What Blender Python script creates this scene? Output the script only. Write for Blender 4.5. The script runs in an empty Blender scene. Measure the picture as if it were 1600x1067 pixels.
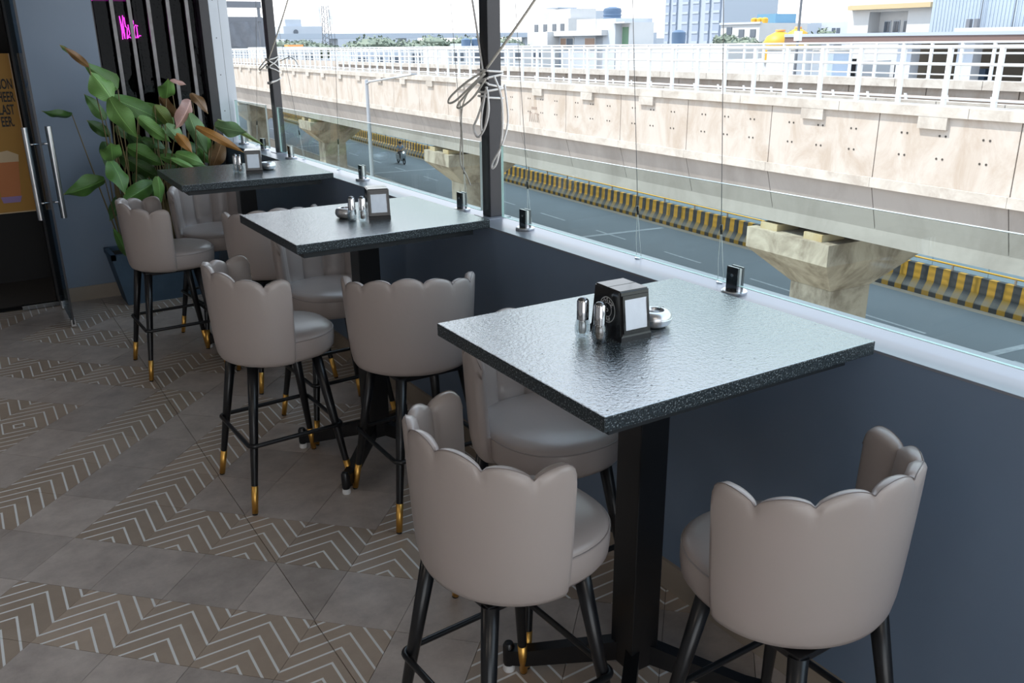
import bpy, bmesh, math, random
from mathutils import Vector, Matrix
random.seed(7)
D = bpy.data; SC = bpy.context.scene; COL = SC.collection
pi = math.pi; sin = math.sin; cos = math.cos
# ------------------------------------------------------------------ camera
cam = D.cameras.new('camera'); camo = D.objects.new('camera', cam); COL.objects.link(camo)
yaw, pitch, roll = 0.5692, 0.335, -0.0099
fw = Vector((sin(yaw)*cos(pitch), cos(yaw)*cos(pitch), -sin(pitch)))
r0 = Vector((cos(yaw), -sin(yaw), 0)); u0 = r0.cross(fw)
rr = r0*cos(roll) + u0*sin(roll); uu = -r0*sin(roll) + u0*cos(roll)
camo.matrix_world = Matrix(((rr.x, uu.x, -fw.x, 0), (rr.y, uu.y, -fw.y, 0), (rr.z, uu.z, -fw.z, 1.7093), (0, 0, 0, 1)))
cam.lens = 1348.1*36/1600; cam.sensor_width = 36; cam.clip_start = .05; cam.clip_end = 3000
SC.camera = camo
# ------------------------------------------------------------------ world, sun, exposure
W = D.worlds.new('sky'); SC.world = W; W.use_nodes = True
nt = W.node_tree; nt.nodes.clear()
wo = nt.nodes.new('ShaderNodeOutputWorld'); bg = nt.nodes.new('ShaderNodeBackground')
tc = nt.nodes.new('ShaderNodeTexCoord'); sx = nt.nodes.new('ShaderNodeSeparateXYZ'); cr = nt.nodes.new('ShaderNodeValToRGB')
nt.links.new(tc.outputs['Generated'], sx.inputs[0]); nt.links.new(sx.outputs['Z'], cr.inputs[0])
cr.color_ramp.elements[0].position = 0.0; cr.color_ramp.elements[0].color = (1, 1, 1, 1)
cr.color_ramp.elements[1].position = .7; cr.color_ramp.elements[1].color = (.62, .8, 1, 1)
nt.links.new(cr.outputs[0], bg.inputs['Color']); bg.inputs['Strength'].default_value = 2.4
nt.links.new(bg.outputs[0], wo.inputs[0])
sun = D.lights.new('sun', 'SUN'); suno = D.objects.new('sun', sun); COL.objects.link(suno)
sun.energy = 6.3; sun.angle = .012; sun.color = (1, .93, .82)
sd = Vector((-.56, .36, 1.15)).normalized()      # direction towards the sun
suno.rotation_euler = sd.to_track_quat('Z', 'Y').to_euler(); suno.location = (0, 0, 20)
SC.view_settings.view_transform = 'Standard'; SC.view_settings.look = 'None'
SC.view_settings.exposure = 0.0; SC.view_settings.gamma = 1.0; SC.view_settings.use_curve_mapping = False

# ------------------------------------------------------------------ materials
def mat(name, col, rough=.5, metal=0, noise=None, bump=None, emis=None, trans=0, alpha=1, coat=0, spec=None, ior=None, sheen=0):
    """noise=(scale, darker colour, contrast 0..1)  bump=(scale, strength, distance)"""
    m = D.materials.new(name); m.use_nodes = True; t = m.node_tree; b = t.nodes['Principled BSDF']
    c4 = (*col, 1); b.inputs['Base Color'].default_value = c4
    b.inputs['Roughness'].default_value = rough; b.inputs['Metallic'].default_value = metal
    b.inputs['Transmission Weight'].default_value = trans; b.inputs['Coat Weight'].default_value = coat
    b.inputs['Coat Roughness'].default_value = .08
    if spec is not None: b.inputs['Specular IOR Level'].default_value = spec
    if ior: b.inputs['IOR'].default_value = ior
    if sheen: b.inputs['Sheen Weight'].default_value = sheen
    if emis: b.inputs['Emission Color'].default_value = (*emis[0], 1); b.inputs['Emission Strength'].default_value = emis[1]
    co = t.nodes.new('ShaderNodeTexCoord')
    if noise:
        n = t.nodes.new('ShaderNodeTexNoise'); n.inputs['Scale'].default_value = noise[0]; n.inputs['Detail'].default_value = 6; n.inputs['Roughness'].default_value = .6
        r = t.nodes.new('ShaderNodeValToRGB'); h = .5*noise[2]
        r.color_ramp.elements[0].position = .5-(.5-h)*.6 - .08; r.color_ramp.elements[1].position = .5+(.5-h)*.6 + .02
        r.color_ramp.elements[0].color = (*noise[1], 1); r.color_ramp.elements[1].color = c4
        t.links.new(co.outputs['Object'], n.inputs['Vector']); t.links.new(n.outputs['Fac'], r.inputs[0]); t.links.new(r.outputs[0], b.inputs['Base Color'])
    if bump:
        n2 = t.nodes.new('ShaderNodeTexNoise'); n2.inputs['Scale'].default_value = bump[0]; n2.inputs['Detail'].default_value = 4
        bp = t.nodes.new('ShaderNodeBump'); bp.inputs['Strength'].default_value = bump[1]; bp.inputs['Distance'].default_value = bump[2]
        t.links.new(co.outputs['Object'], n2.inputs['Vector']); t.links.new(n2.outputs['Fac'], bp.inputs['Height']); t.links.new(bp.outputs[0], b.inputs['Normal'])
    return m
M = {}
M['leather'] = mat('taupe_leather', (.40, .345, .325), .30, bump=(9, .12, .02), noise=(5, (.385, .34, .315), .3))
M['leather_seam'] = mat('leather_piping', (.30, .265, .25), .45)
M['stitch'] = mat('stitching', (.22, .19, .185), .7)
M['black'] = mat('black_powder_coat', (.006, .0065, .008), .3, bump=(60, .05, .002))
M['gold'] = mat('brass', (.85, .48, .12), .36, 1)
M['chrome'] = mat('chrome', (.75, .76, .78), .08, 1)
M['darkchrome'] = mat('smoked_chrome', (.16, .165, .17), .12, 1)
M['steel'] = mat('brushed_steel', (.62, .63, .65), .28, 1, bump=(40, .05, .002))
M['wallpaint'] = mat('slate_blue_paint', (.18, .248, .35), .36, noise=(1.6, (.145, .2, .285), .2), bump=(12, .12, .01))
M['farpaint'] = mat('grey_blue_paint', (.205, .262, .345), .5, noise=(1.5, (.185, .24, .32), .2))
M['sill'] = mat('pale_metal_capping', (.27, .29, .33), .3, .25, noise=(3, (.24, .26, .30), .2), bump=(5, .06, .01))
M['skirt'] = mat('beige_tile_skirting', (.36, .30, .24), .4, noise=(6, (.30, .25, .2), .2))
M['white_plastic'] = mat('white_plastic', (.7, .7, .7), .4)
M['whitemetal'] = mat('pale_aluminium', (.55, .6, .66), .35, .2, noise=(3, (.5, .55, .6), .2))
M['cord'] = mat('white_cord', (.8, .79, .77), .8, bump=(300, .4, .002))
M['cord_brown'] = mat('grey_rope', (.62, .60, .55), .8, bump=(200, .4, .002))
M['wire'] = mat('steel_wire', (.25, .26, .27), .4, .6)
M['board'] = mat('black_board', (.014, .018, .022), .4, bump=(30, .2, .003))
M['ceiling'] = mat('ceiling_board', (.55, .56, .57), .8, noise=(2, (.5, .51, .52), .2))
M['interior'] = mat('grey_plaster', (.5, .5, .51), .8, noise=(2, (.46, .46, .47), .2))
M['black_gloss'] = mat('black_plastic', (.012, .012, .013), .13, bump=(5, .05, .004))
M['napkin'] = mat('paper_napkin', (.72, .77, .84), .9, bump=(25, .5, .004))
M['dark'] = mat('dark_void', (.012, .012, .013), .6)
M['logo'] = mat('silver_print', (.5, .5, .5), .5)
M['salt'] = mat('salt', (.75, .75, .75), .9); M['pepper'] = mat('pepper', (.33, .25, .2), .9, noise=(300, (.12, .08, .06), .6))
M['planter'] = mat('blue_planter_clay', (.06, .11, .17), .6, noise=(12, (.045, .085, .13), .3), bump=(40, .3, .006))
M['soil'] = mat('potting_soil', (.03, .022, .016), .95, bump=(40, 1, .02))
M['slat'] = mat('weathered_metal_strip', (.26, .26, .27), .45, .5, noise=(14, (.15, .14, .14), .3))
M['hedge'] = mat('dark_foliage', (.03, .075, .035), .7)
M['darkframe'] = mat('dark_metal_post', (.045, .046, .052), .35, .2, noise=(6, (.036, .037, .042), .3), bump=(25, .15, .004))
M['neon'] = mat('pink_neon', (1, .1, .8), .5, emis=((1, .05, .7), 14))
M['pinkglow'] = mat('pink_soffit_glow', (1, .1, .8), .5, emis=((.6, .02, .45), 1.0))  # emission stands in for pink light falling on the soffit
M['lamp'] = mat('fill_panel_glow', (.9, .9, .9), .5, emis=((1, .86, .74), 7))  # glow of the added ceiling panels
def glassmat(name, tint, rough=0.0, base=.03, k=.9):
    m = D.materials.new(name); m.use_nodes = True; t = m.node_tree; t.nodes.clear()
    o = t.nodes.new('ShaderNodeOutputMaterial'); mx = t.nodes.new('ShaderNodeMixShader'); tr = t.nodes.new('ShaderNodeBsdfTransparent')
    g = t.nodes.new('ShaderNodeBsdfGlossy'); f0 = t.nodes.new('ShaderNodeLayerWeight'); f0.inputs['Blend'].default_value = .5; fp = t.nodes.new('ShaderNodeMath'); fp.operation = 'POWER'; fp.inputs[1].default_value = 5
    f = t.nodes.new('ShaderNodeMath'); f.operation = 'MULTIPLY_ADD'; f.inputs[1].default_value = k; f.inputs[2].default_value = base; t.links.new(f0.outputs['Facing'], fp.inputs[0]); t.links.new(fp.outputs[0], f.inputs[0])
    tr.inputs['Color'].default_value = (*tint, 1); g.inputs['Roughness'].default_value = rough; g.inputs['Color'].default_value = (.9, .95, 1, 1)
    t.links.new(f.outputs[0], mx.inputs[0]); t.links.new(tr.outputs[0], mx.inputs[1]); t.links.new(g.outputs[0], mx.inputs[2]); t.links.new(mx.outputs[0], o.inputs[0])
    return m
M['glass'] = glassmat('balustrade_glass', (.90, .955, .94)); M['glassedge'] = mat('glass_edge', (.75, .9, .88), .15, emis=None)
M['darkglass'] = glassmat('smoked_glass', (.35, .37, .38), base=.006); M['doorglass'] = glassmat('door_glass', (.5, .56, .6), base=.01, k=.22)
M['jar'] = glassmat('shaker_glass', (.9, .93, .94), base=.12, k=.88)
def granite(edge=False):
    m = mat('dark_granite_edge' if edge else 'dark_granite', (.018, .026, .028), .38 if edge else .17); t = m.node_tree; b = t.nodes['Principled BSDF']; co = t.nodes.new('ShaderNodeTexCoord')
    n = t.nodes.new('ShaderNodeTexNoise'); n.inputs['Scale'].default_value = 260; n.inputs['Detail'].default_value = 5
    r = t.nodes.new('ShaderNodeValToRGB'); e = r.color_ramp.elements
    e[0].position = .40; e[0].color = (.008, .013, .015, 1); e[1].position = .70; e[1].color = (.30, .345, .36, 1)
    k = e.new(.56); k.color = (.022, .033, .042, 1)
    t.links.new(co.outputs['Object'], n.inputs['Vector']); t.links.new(n.outputs['Fac'], r.inputs[0]); t.links.new(r.outputs[0], b.inputs['Base Color'])
    n2 = t.nodes.new('ShaderNodeTexNoise'); n2.inputs['Scale'].default_value = 130; n2.inputs['Detail'].default_value = 3; n2.inputs['Roughness'].default_value = .55
    v = t.nodes.new('ShaderNodeTexVoronoi'); v.inputs['Scale'].default_value = 26
    vr = t.nodes.new('ShaderNodeMapRange'); vr.inputs[1].default_value = .0; vr.inputs[2].default_value = .09; vr.inputs[3].default_value = -.8; vr.inputs[4].default_value = 0
    ad = t.nodes.new('ShaderNodeMath'); ad.operation = 'ADD'
    bp = t.nodes.new('ShaderNodeBump'); bp.inputs['Strength'].default_value = .75; bp.inputs['Distance'].default_value = .0026
    t.links.new(co.outputs['Object'], n2.inputs['Vector']); t.links.new(co.outputs['Object'], v.inputs['Vector']); t.links.new(v.outputs['Distance'], vr.inputs[0])
    t.links.new(n2.outputs['Fac'], ad.inputs[0]); t.links.new(vr.outputs[0], ad.inputs[1]); t.links.new(ad.outputs[0], bp.inputs['Height']); t.links.new(bp.outputs[0], b.inputs['Normal'])
    b.inputs['Specular IOR Level'].default_value = .5 if edge else 1.0; b.inputs['IOR'].default_value = 1.45 if edge else 2.5
    if edge: bp.inputs['Strength'].default_value = .25
    return m
M['granite'] = granite(); M['granite_edge'] = granite(True)
CP, CQ = .2675, .2715      # tile size along and across the pattern
def tilemat(chev):
    m = mat('chevron_tile' if chev else 'concrete_look_tile', (.3, .3, .3), .34); t = m.node_tree; b = t.nodes['Principled BSDF']; N = t.nodes.new; Lk = t.links.new
    co = N('ShaderNodeTexCoord'); oi = N('ShaderNodeObjectInfo')
    geo = N('ShaderNodeNewGeometry')
    n = N('ShaderNodeTexNoise'); n.inputs['Scale'].default_value = 7; n.inputs['Detail'].default_value = 8; n.inputs['Roughness'].default_value = .7
    Lk(geo.outputs['Position'], n.inputs['Vector'])
    mx = N('ShaderNodeMix'); mx.data_type = 'RGBA'
    a, c = ((.35, .275, .215), (.42, .335, .265)) if chev else ((.33, .283, .255), (.53, .465, .42))
    mx.inputs[6].default_value = (*a, 1); mx.inputs[7].default_value = (*c, 1)
    mr = N('ShaderNodeMapRange'); mr.inputs[1].default_value = .3; mr.inputs[2].default_value = .7; Lk(n.outputs['Fac'], mr.inputs[0]); Lk(mr.outputs[0], mx.inputs[0])
    hs = N('ShaderNodeHueSaturation'); rv = N('ShaderNodeMapRange'); rv.inputs[3].default_value = .88; rv.inputs[4].default_value = 1.1
    Lk(oi.outputs['Random'], rv.inputs[0]); Lk(rv.outputs[0], hs.inputs['Value']); Lk(mx.outputs[2], hs.inputs['Color'])
    out = hs.outputs[0]
    if chev:
        s = N('ShaderNodeSeparateXYZ'); Lk(co.outputs['UV'], s.inputs[0])
        def mth(op, x, y=None):
            k = N('ShaderNodeMath'); k.operation = op
            for i, q in enumerate((x, y)):
                if q is None: continue
                if isinstance(q, (int, float)): k.inputs[i].default_value = q
                else: Lk(q, k.inputs[i])
            return k.outputs[0]
        ax = mth('ABSOLUTE', mth('DIVIDE', s.outputs['X'], CP)); yy = mth('ADD', mth('DIVIDE', s.outputs['Y'], CQ), .5)
        g = mth('DIVIDE', mth('ADD', mth('ADD', ax, yy), -.115+.019), .25)
        fr = mth('FRACT', g); ln = mth('LESS_THAN', fr, .155)
        m2 = N('ShaderNodeMix'); m2.data_type = 'RGBA'; Lk(ln, m2.inputs[0]); Lk(out, m2.inputs[6]); m2.inputs[7].default_value = (.78, .78, .77, 1)
        out = m2.outputs[2]
    Lk(out, b.inputs['Base Color'])
    rr_ = N('ShaderNodeMapRange'); rr_.inputs[3].default_value = .28; rr_.inputs[4].default_value = .42; Lk(n.outputs['Fac'], rr_.inputs[0]); Lk(rr_.outputs[0], b.inputs['Roughness'])
    bp = N('ShaderNodeBump'); bp.inputs['Strength'].default_value = .08; bp.inputs['Distance'].default_value = .004; Lk(n.outputs['Fac'], bp.inputs['Height']); Lk(bp.outputs[0], b.inputs['Normal'])
    return m
M['tile'] = tilemat(False); M['chev'] = tilemat(True)
M['grout'] = mat('grout', (.11, .10, .095), .85)
def concrete(name, a, b_, sc=.8, streak=True):
    m = mat(name, a, .85, bump=(6, .25, .02)); t = m.node_tree; b = t.nodes['Principled BSDF']; N = t.nodes.new; Lk = t.links.new
    geo = N('ShaderNodeNewGeometry'); mp = N('ShaderNodeMapping'); mp.inputs['Scale'].default_value = (1, 1, .6 if streak else 1); Lk(geo.outputs['Position'], mp.inputs[0])
    n = N('ShaderNodeTexNoise'); n.inputs['Scale'].default_value = sc; n.inputs['Detail'].default_value = 9; n.inputs['Roughness'].default_value = .68; n.inputs['Distortion'].default_value = .6; Lk(mp.outputs[0], n.inputs['Vector'])
    r = N('ShaderNodeValToRGB'); r.color_ramp.elements[0].position = .36; r.color_ramp.elements[1].position = .58
    r.color_ramp.elements[0].color = (*b_, 1); r.color_ramp.elements[1].color = (*a, 1)
    Lk(n.outputs['Fac'], r.inputs[0]); Lk(r.outputs[0], b.inputs['Base Color'])
    return m
M['panelcon'] = concrete('weathered_panel_concrete', (.43, .395, .365), (.345, .295, .25), 1.3)
M['webcon'] = concrete('girder_concrete', (.30, .285, .275), (.235, .22, .21), .5)
M['piercon'] = concrete('stained_pier_concrete', (.38, .345, .29), (.17, .14, .11), 1.1)
M['copcon'] = concrete('pale_coping_concrete', (.44, .42, .39), (.33, .30, .27), 1.5, False)
M['bearing'] = concrete('bearing_plinth', (.40, .34, .23), (.34, .25, .12), 2)
M['asphalt'] = mat('asphalt', (.195, .21, .222), .8, noise=(.35, (.165, .178, .19), .2), bump=(20, .2, .01))
M['paving'] = mat('sandy_paving', (.38, .32, .25), .9, noise=(1.2, (.3, .25, .2), .3))
M['ground'] = mat('dusty_ground', (.2, .19, .18), .95, noise=(.02, (.14, .15, .13), .3))
M['roadpaint'] = mat('road_paint', (.46, .47, .48), .7, noise=(3, (.28, .29, .30), .4))
M['railwhite'] = mat('white_painted_steel', (.60, .62, .64), .45)
M['pipe'] = mat('brown_conduit', (.25, .2, .17), .6)
M['joint'] = mat('dark_joint_filler', (.05, .045, .04), .9)
M['poleg'] = mat('galvanised_pole', (.34, .37, .41), .4, .3)
M['white_wall'] = mat('white_render', (.52, .525, .53), .8, noise=(.5, (.47, .475, .485), .2))
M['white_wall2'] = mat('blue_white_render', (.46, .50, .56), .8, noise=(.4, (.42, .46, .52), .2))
M['cream'] = mat('cream_cornice', (.45, .36, .22), .8)
M['win'] = mat('window_glazing', (.10, .12, .15), .15)
M['winbrown'] = mat('brown_shutter', (.3, .2, .15), .5)
M['greendoor'] = mat('green_door', (.12, .22, .14), .5)
M['bluetank'] = mat('dark_blue_tank', (.07, .12, .2), .5); M['yellowtank'] = mat('yellow_tank', (.5, .28, .02), .5)
M['bluebox'] = mat('blue_cladding', (.12, .26, .38), .5)
M['corr'] = mat('pale_blue_sheet', (.36, .43, .53), .5, .1, noise=(.8, (.32, .39, .48), .3))
M['brown'] = mat('brown_canopy', (.14, .09, .08), .6); M['beige'] = mat('beige_render', (.30, .265, .22), .8)
M['roofgrey'] = mat('grey_roof_sheet', (.32, .36, .42), .5)
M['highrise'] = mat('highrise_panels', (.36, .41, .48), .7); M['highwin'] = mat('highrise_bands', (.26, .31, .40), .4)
M['tree'] = mat('haze_tinted_foliage', (.2, .235, .19), .9, noise=(1.2, (.13, .165, .125), .3)); M['trunk'] = mat('bark', (.14, .1, .07), .9)  # distance haze is mixed into the foliage colour as a paler grey green
M['palm'] = mat('palm_foliage', (.11, .17, .07), .8)
M['tarp'] = mat('grey_tarpaulin', (.2, .21, .235), .7, noise=(1, (.15, .16, .18), .3))
M['fence'] = mat('pale_blue_hoarding', (.24, .33, .43), .5)
M['telecom'] = mat('grey_lattice_steel', (.13, .14, .16), .6)
M['orange'] = mat('orange_cloth', (.8, .35, .12), .8)
def stripemat():
    m = mat('black_yellow_paint', (.6, .35, .03), .6); t = m.node_tree; b = t.nodes['Principled BSDF']; N = t.nodes.new; Lk = t.links.new
    co = N('ShaderNodeTexCoord'); s = N('ShaderNodeSeparateXYZ'); Lk(co.outputs['Object'], s.inputs[0])
    a = N('ShaderNodeMath'); a.operation = 'DIVIDE'; a.inputs[1].default_value = .6; Lk(s.outputs['Y'], a.inputs[0])
    f = N('ShaderNodeMath'); f.operation = 'FRACT'; Lk(a.outputs[0], f.inputs[0]); g = N('ShaderNodeMath'); g.operation = 'GREATER_THAN'; g.inputs[1].default_value = .5; Lk(f.outputs[0], g.inputs[0])
    n = N('ShaderNodeTexNoise'); n.inputs['Scale'].default_value = 2.5; n.inputs['Detail'].default_value = 6; Lk(co.outputs['Object'], n.inputs['Vector'])
    mx = N('ShaderNodeMix'); mx.data_type = 'RGBA'; Lk(g.outputs[0], mx.inputs[0]); mx.inputs[6].default_value = (.38, .215, .02, 1); mx.inputs[7].default_value = (.035, .038, .043, 1)
    # dust lies on the sloping foot of the barrier
    z = N('ShaderNodeMapRange'); z.inputs[1].default_value = .50; z.inputs[2].default_value = .30; z.clamp = True; Lk(s.outputs['Z'], z.inputs[0])
    z2 = N('ShaderNodeMapRange'); z2.inputs[1].default_value = .16; z2.inputs[2].default_value = .22; Lk(s.outputs['Z'], z2.inputs[0])
    ml = N('ShaderNodeMath'); ml.operation = 'MULTIPLY'; Lk(z.outputs[0], ml.inputs[0]); Lk(z2.outputs[0], ml.inputs[1]); m3 = N('ShaderNodeMath'); m3.operation = 'MULTIPLY'; Lk(ml.outputs[0], m3.inputs[0]); Lk(n.outputs['Fac'], m3.inputs[1])
    m2 = N('ShaderNodeMix'); m2.data_type = 'RGBA'; Lk(m3.outputs[0], m2.inputs[0]); Lk(mx.outputs[2], m2.inputs[6]); m2.inputs[7].default_value = (.32, .30, .27, 1)
    Lk(m2.outputs[2], b.inputs['Base Color']); return m
M['stripe'] = stripemat()
def leafmat(name, a, b_, back):
    m = mat(name, a, .34); t = m.node_tree; b = t.nodes['Principled BSDF']; N = t.nodes.new; Lk = t.links.new
    co = N('ShaderNodeTexCoord'); s = N('ShaderNodeSeparateXYZ'); Lk(co.outputs['UV'], s.inputs[0])
    # veins fan out from the midrib
    u1 = N('ShaderNodeMath'); u1.operation = 'ABSOLUTE'; Lk(s.outputs['X'], u1.inputs[0])
    k = N('ShaderNodeMath'); k.operation = 'MULTIPLY_ADD'; Lk(u1.outputs[0], k.inputs[0]); k.inputs[1].default_value = -.35; Lk(s.outputs['Y'], k.inputs[2])
    k2 = N('ShaderNodeMath'); k2.operation = 'MULTIPLY'; Lk(k.outputs[0], k2.inputs[0]); k2.inputs[1].default_value = 130
    sn = N('ShaderNodeMath'); sn.operation = 'SINE'; Lk(k2.outputs[0], sn.inputs[0])
    mr = N('ShaderNodeMapRange'); mr.inputs[1].default_value = -1; Lk(sn.outputs[0], mr.inputs[0])
    mx = N('ShaderNodeMix'); mx.data_type = 'RGBA'; Lk(mr.outputs[0], mx.inputs[0]); mx.inputs[6].default_value = (*b_, 1); mx.inputs[7].default_value = (*a, 1)
    rib = N('ShaderNodeMath'); rib.operation = 'LESS_THAN'; rib.inputs[1].default_value = .035; Lk(u1.outputs[0], rib.inputs[0])
    m2 = N('ShaderNodeMix'); m2.data_type = 'RGBA'; Lk(rib.outputs[0], m2.inputs[0]); Lk(mx.outputs[2], m2.inputs[6]); m2.inputs[7].default_value = (*[min(1, q*1.6+.03) for q in a], 1)
    ed = N('ShaderNodeMapRange'); ed.inputs[1].default_value = .93; ed.inputs[2].default_value = 1.0; Lk(s.outputs['Y'], ed.inputs[0])
    m3 = N('ShaderNodeMix'); m3.data_type = 'RGBA'; Lk(ed.outputs[0], m3.inputs[0]); Lk(m2.outputs[2], m3.inputs[6]); m3.inputs[7].default_value = (.3, .22, .06, 1)
    ge = N('ShaderNodeNewGeometry'); m4 = N('ShaderNodeMix'); m4.data_type = 'RGBA'; Lk(ge.outputs['Backfacing'], m4.inputs[0]); Lk(m3.outputs[2], m4.inputs[6]); m4.inputs[7].default_value = (*back, 1)
    Lk(m4.outputs[2], b.inputs['Base Color']); bp = N('ShaderNodeBump'); bp.inputs['Strength'].default_value = .25; bp.inputs['Distance'].default_value = .003; Lk(sn.outputs[0], bp.inputs['Height']); Lk(bp.outputs[0], b.inputs['Normal'])
    return m
LM = {'g0': leafmat('dark_green_leaf', (.045, .11, .022), (.032, .085, .018), (.06, .11, .05)), 'g1': leafmat('green_leaf', (.085, .2, .04), (.06, .155, .03), (.1, .2, .09)),
      'g2': leafmat('light_green_leaf', (.17, .34, .09), (.12, .26, .065), (.2, .38, .2)), 'p': leafmat('pale_green_leaf', (.26, .44, .22), (.19, .35, .165), (.25, .45, .3)),
      'y': leafmat('yellow_green_leaf', (.22, .28, .07), (.14, .22, .05), (.25, .3, .1)), 'b': leafmat('brown_leaf', (.22, .12, .05), (.15, .08, .03), (.25, .15, .06)),
      'k': leafmat('pink_brown_leaf', (.36, .2, .16), (.28, .15, .12), (.35, .2, .16)), 'o': leafmat('orange_brown_leaf', (.42, .2, .04), (.3, .13, .03), (.4, .2, .05))}
M['stem'] = mat('brown_green_stem', (.16, .12, .05), .6)
M['poster'] = mat('amber_poster', (.42, .21, .03), .6, noise=(3, (.36, .18, .025), .2)); M['ink'] = mat('black_ink', (.01, .01, .01), .6)
M['beer'] = mat('printed_orange', (.5, .17, .05), .6); M['foam'] = mat('printed_cream', (.6, .45, .28), .6); M['bottle'] = mat('printed_brown', (.12, .05, .02), .6); M['purple'] = mat('printed_purple', (.3, .2, .4), .6)
M['hi'] = mat('helmet_black', (.02, .02, .02), .2); M['skin'] = mat('skin', (.3, .17, .1), .6); M['shirt'] = mat('blue_grey_shirt', (.13, .2, .28), .8); M['trouser'] = mat('dark_trousers', (.03, .03, .035), .8)
M['scoot'] = mat('scooter_grey', (.25, .28, .3), .3, .2); M['tyre'] = mat('tyre_rubber', (.015, .015, .015), .8); M['headl'] = mat('headlamp', (.9, .9, .9), .1, emis=((1, 1, 1), 1.5))

# ------------------------------------------------------------------ mesh helpers
class MB:
    def __init__(s): s.v = []; s.f = []; s.uv = None; s.sm = []
    def add(s, vs, fs, smooth=False):
        o = len(s.v); s.v += [tuple(p) for p in vs]; s.f += [tuple(i+o for i in f) for f in fs]; s.sm += [smooth]*len(fs); return s
    def box(s, x0, x1, y0, y1, z0, z1, R=None, bev=0):
        if bev:
            return s.bbox(x0, x1, y0, y1, z0, z1, bev, R)
        vs = [Vector((x, y, z)) for z in (z0, z1) for y in (y0, y1) for x in (x0, x1)]
        if R: vs = [R @ p for p in vs]
        return s.add(vs, [(0, 2, 3, 1), (4, 5, 7, 6), (0, 1, 5, 4), (2, 6, 7, 3), (0, 4, 6, 2), (1, 3, 7, 5)])
    def bbox(s, x0, x1, y0, y1, z0, z1, b, R=None):
        bm = bmesh.new(); bmesh.ops.create_cube(bm, size=1)
        for v in bm.verts: v.co = Vector((x0+(v.co.x+.5)*(x1-x0), y0+(v.co.y+.5)*(y1-y0), z0+(v.co.z+.5)*(z1-z0)))
        bmesh.ops.bevel(bm, geom=bm.edges[:], offset=b, segments=2, affect='EDGES', profile=.6)
        bm.verts.ensure_lookup_table()
        vs = [R @ v.co if R else v.co.copy() for v in bm.verts]; fs = [tuple(v.index for v in f.verts) for f in bm.faces]; bm.free()
        return s.add(vs, fs)
    def prism(s, poly, z0, z1, smooth=False):
        n = len(poly); vs = [(x, y, z0) for x, y in poly] + [(x, y, z1) for x, y in poly]
        fs = [tuple(range(n-1, -1, -1)), tuple(range(n, 2*n))]; s.add(vs, fs)
        o = len(s.v)-2*n; s.f += [(o+i, o+(i+1) % n, o+n+(i+1) % n, o+n+i) for i in range(n)]; s.sm += [smooth]*n
        return s
    def tube(s, pts, r, n=8, closed=False, cap=True):
        pts = [Vector(p) for p in pts]; m = len(pts); rings = []; up = None
        for i, p in enumerate(pts):
            if closed: t = (pts[(i+1) % m]-pts[i-1])
            else: t = (pts[min(i+1, m-1)]-pts[max(i-1, 0)])
            t = t.normalized() if t.length > 1e-9 else Vector((0, 0, 1))
            if up is None: up = Vector((0, 0, 1)) if abs(t.z) < .9 else Vector((1, 0, 0))
            a = t.cross(up); a = a.normalized() if a.length > 1e-6 else Vector((1, 0, 0)); b = a.cross(t).normalized(); up = b
            rad = r[i] if isinstance(r, (list, tuple)) else r
            rings.append([p+a*rad*cos(2*pi*k/n)+b*rad*sin(2*pi*k/n) for k in range(n)])
        vs = [q for g in rings for q in g]; fs = []
        for i in range(m if closed else m-1):
            j = (i+1) % m
            for k in range(n): fs.append((i*n+k, i*n+(k+1) % n, j*n+(k+1) % n, j*n+k))
        s.add(vs, fs, True)
        if cap and not closed: o = len(s.v)-m*n; s.f += [tuple(o+k for k in range(n-1, -1, -1)), tuple(o+(m-1)*n+k for k in range(n))]; s.sm += [False, False]
        return s
    def lathe(s, prof, n=24, c=(0, 0, 0), smooth=True):
        runs = [[prof[0]]]
        for i in range(1, len(prof)):
            runs[-1].append(prof[i])
            if i < len(prof)-1:
                a = math.atan2(prof[i][1]-prof[i-1][1], prof[i][0]-prof[i-1][0]); b = math.atan2(prof[i+1][1]-prof[i][1], prof[i+1][0]-prof[i][0])
                if abs((b-a+pi) % (2*pi)-pi) > .75: runs.append([prof[i]])
        if len(runs) > 1:
            for k_, q in enumerate(runs): s._lathe(q, n, c, smooth, k_ == 0, k_ == len(runs)-1)
            return s
        return s._lathe(prof, n, c, smooth, True, True)
    def _lathe(s, prof, n, c, smooth, c0, c1):
        vs = []; fs = []
        for r, z in prof:
            for k in range(n): vs.append((c[0]+r*cos(2*pi*k/n), c[1]+r*sin(2*pi*k/n), c[2]+z))
        for i in range(len(prof)-1):
            for k in range(n): fs.append((i*n+k, i*n+(k+1) % n, (i+1)*n+(k+1) % n, (i+1)*n+k))
        s.add(vs, fs, smooth); o = len(s.v)-len(vs)
        if c0 and prof[0][0] > 1e-6: s.f.append(tuple(o+k for k in range(n-1, -1, -1))); s.sm.append(False)
        if c1 and prof[-1][0] > 1e-6: s.f.append(tuple(o+(len(prof)-1)*n+k for k in range(n))); s.sm.append(False)
        return s
    def mesh(s, name, m, uvs=None):
        me = D.meshes.new(name); me.from_pydata([tuple(v) for v in s.v], [], s.f); me.materials.append(m)
        me.polygons.foreach_set('use_smooth', s.sm)
        if uvs:
            l = me.uv_layers.new(name='UVMap')
            for lp in me.loops: l.data[lp.index].uv = uvs[lp.vertex_index]
        me.update(); return me
def ob(name, me, parent=None, loc=None, rz=None):
    o = D.objects.new(name, me); COL.objects.link(o)
    if parent is not None: o.parent = parent
    if loc is not None: o.location = loc
    if rz is not None: o.rotation_euler = (0, 0, rz)
    return o
def part(name, mb, m, parent=None, **k): return ob(name, mb.mesh(name, M[m] if isinstance(m, str) else m), parent, **k)
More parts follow.
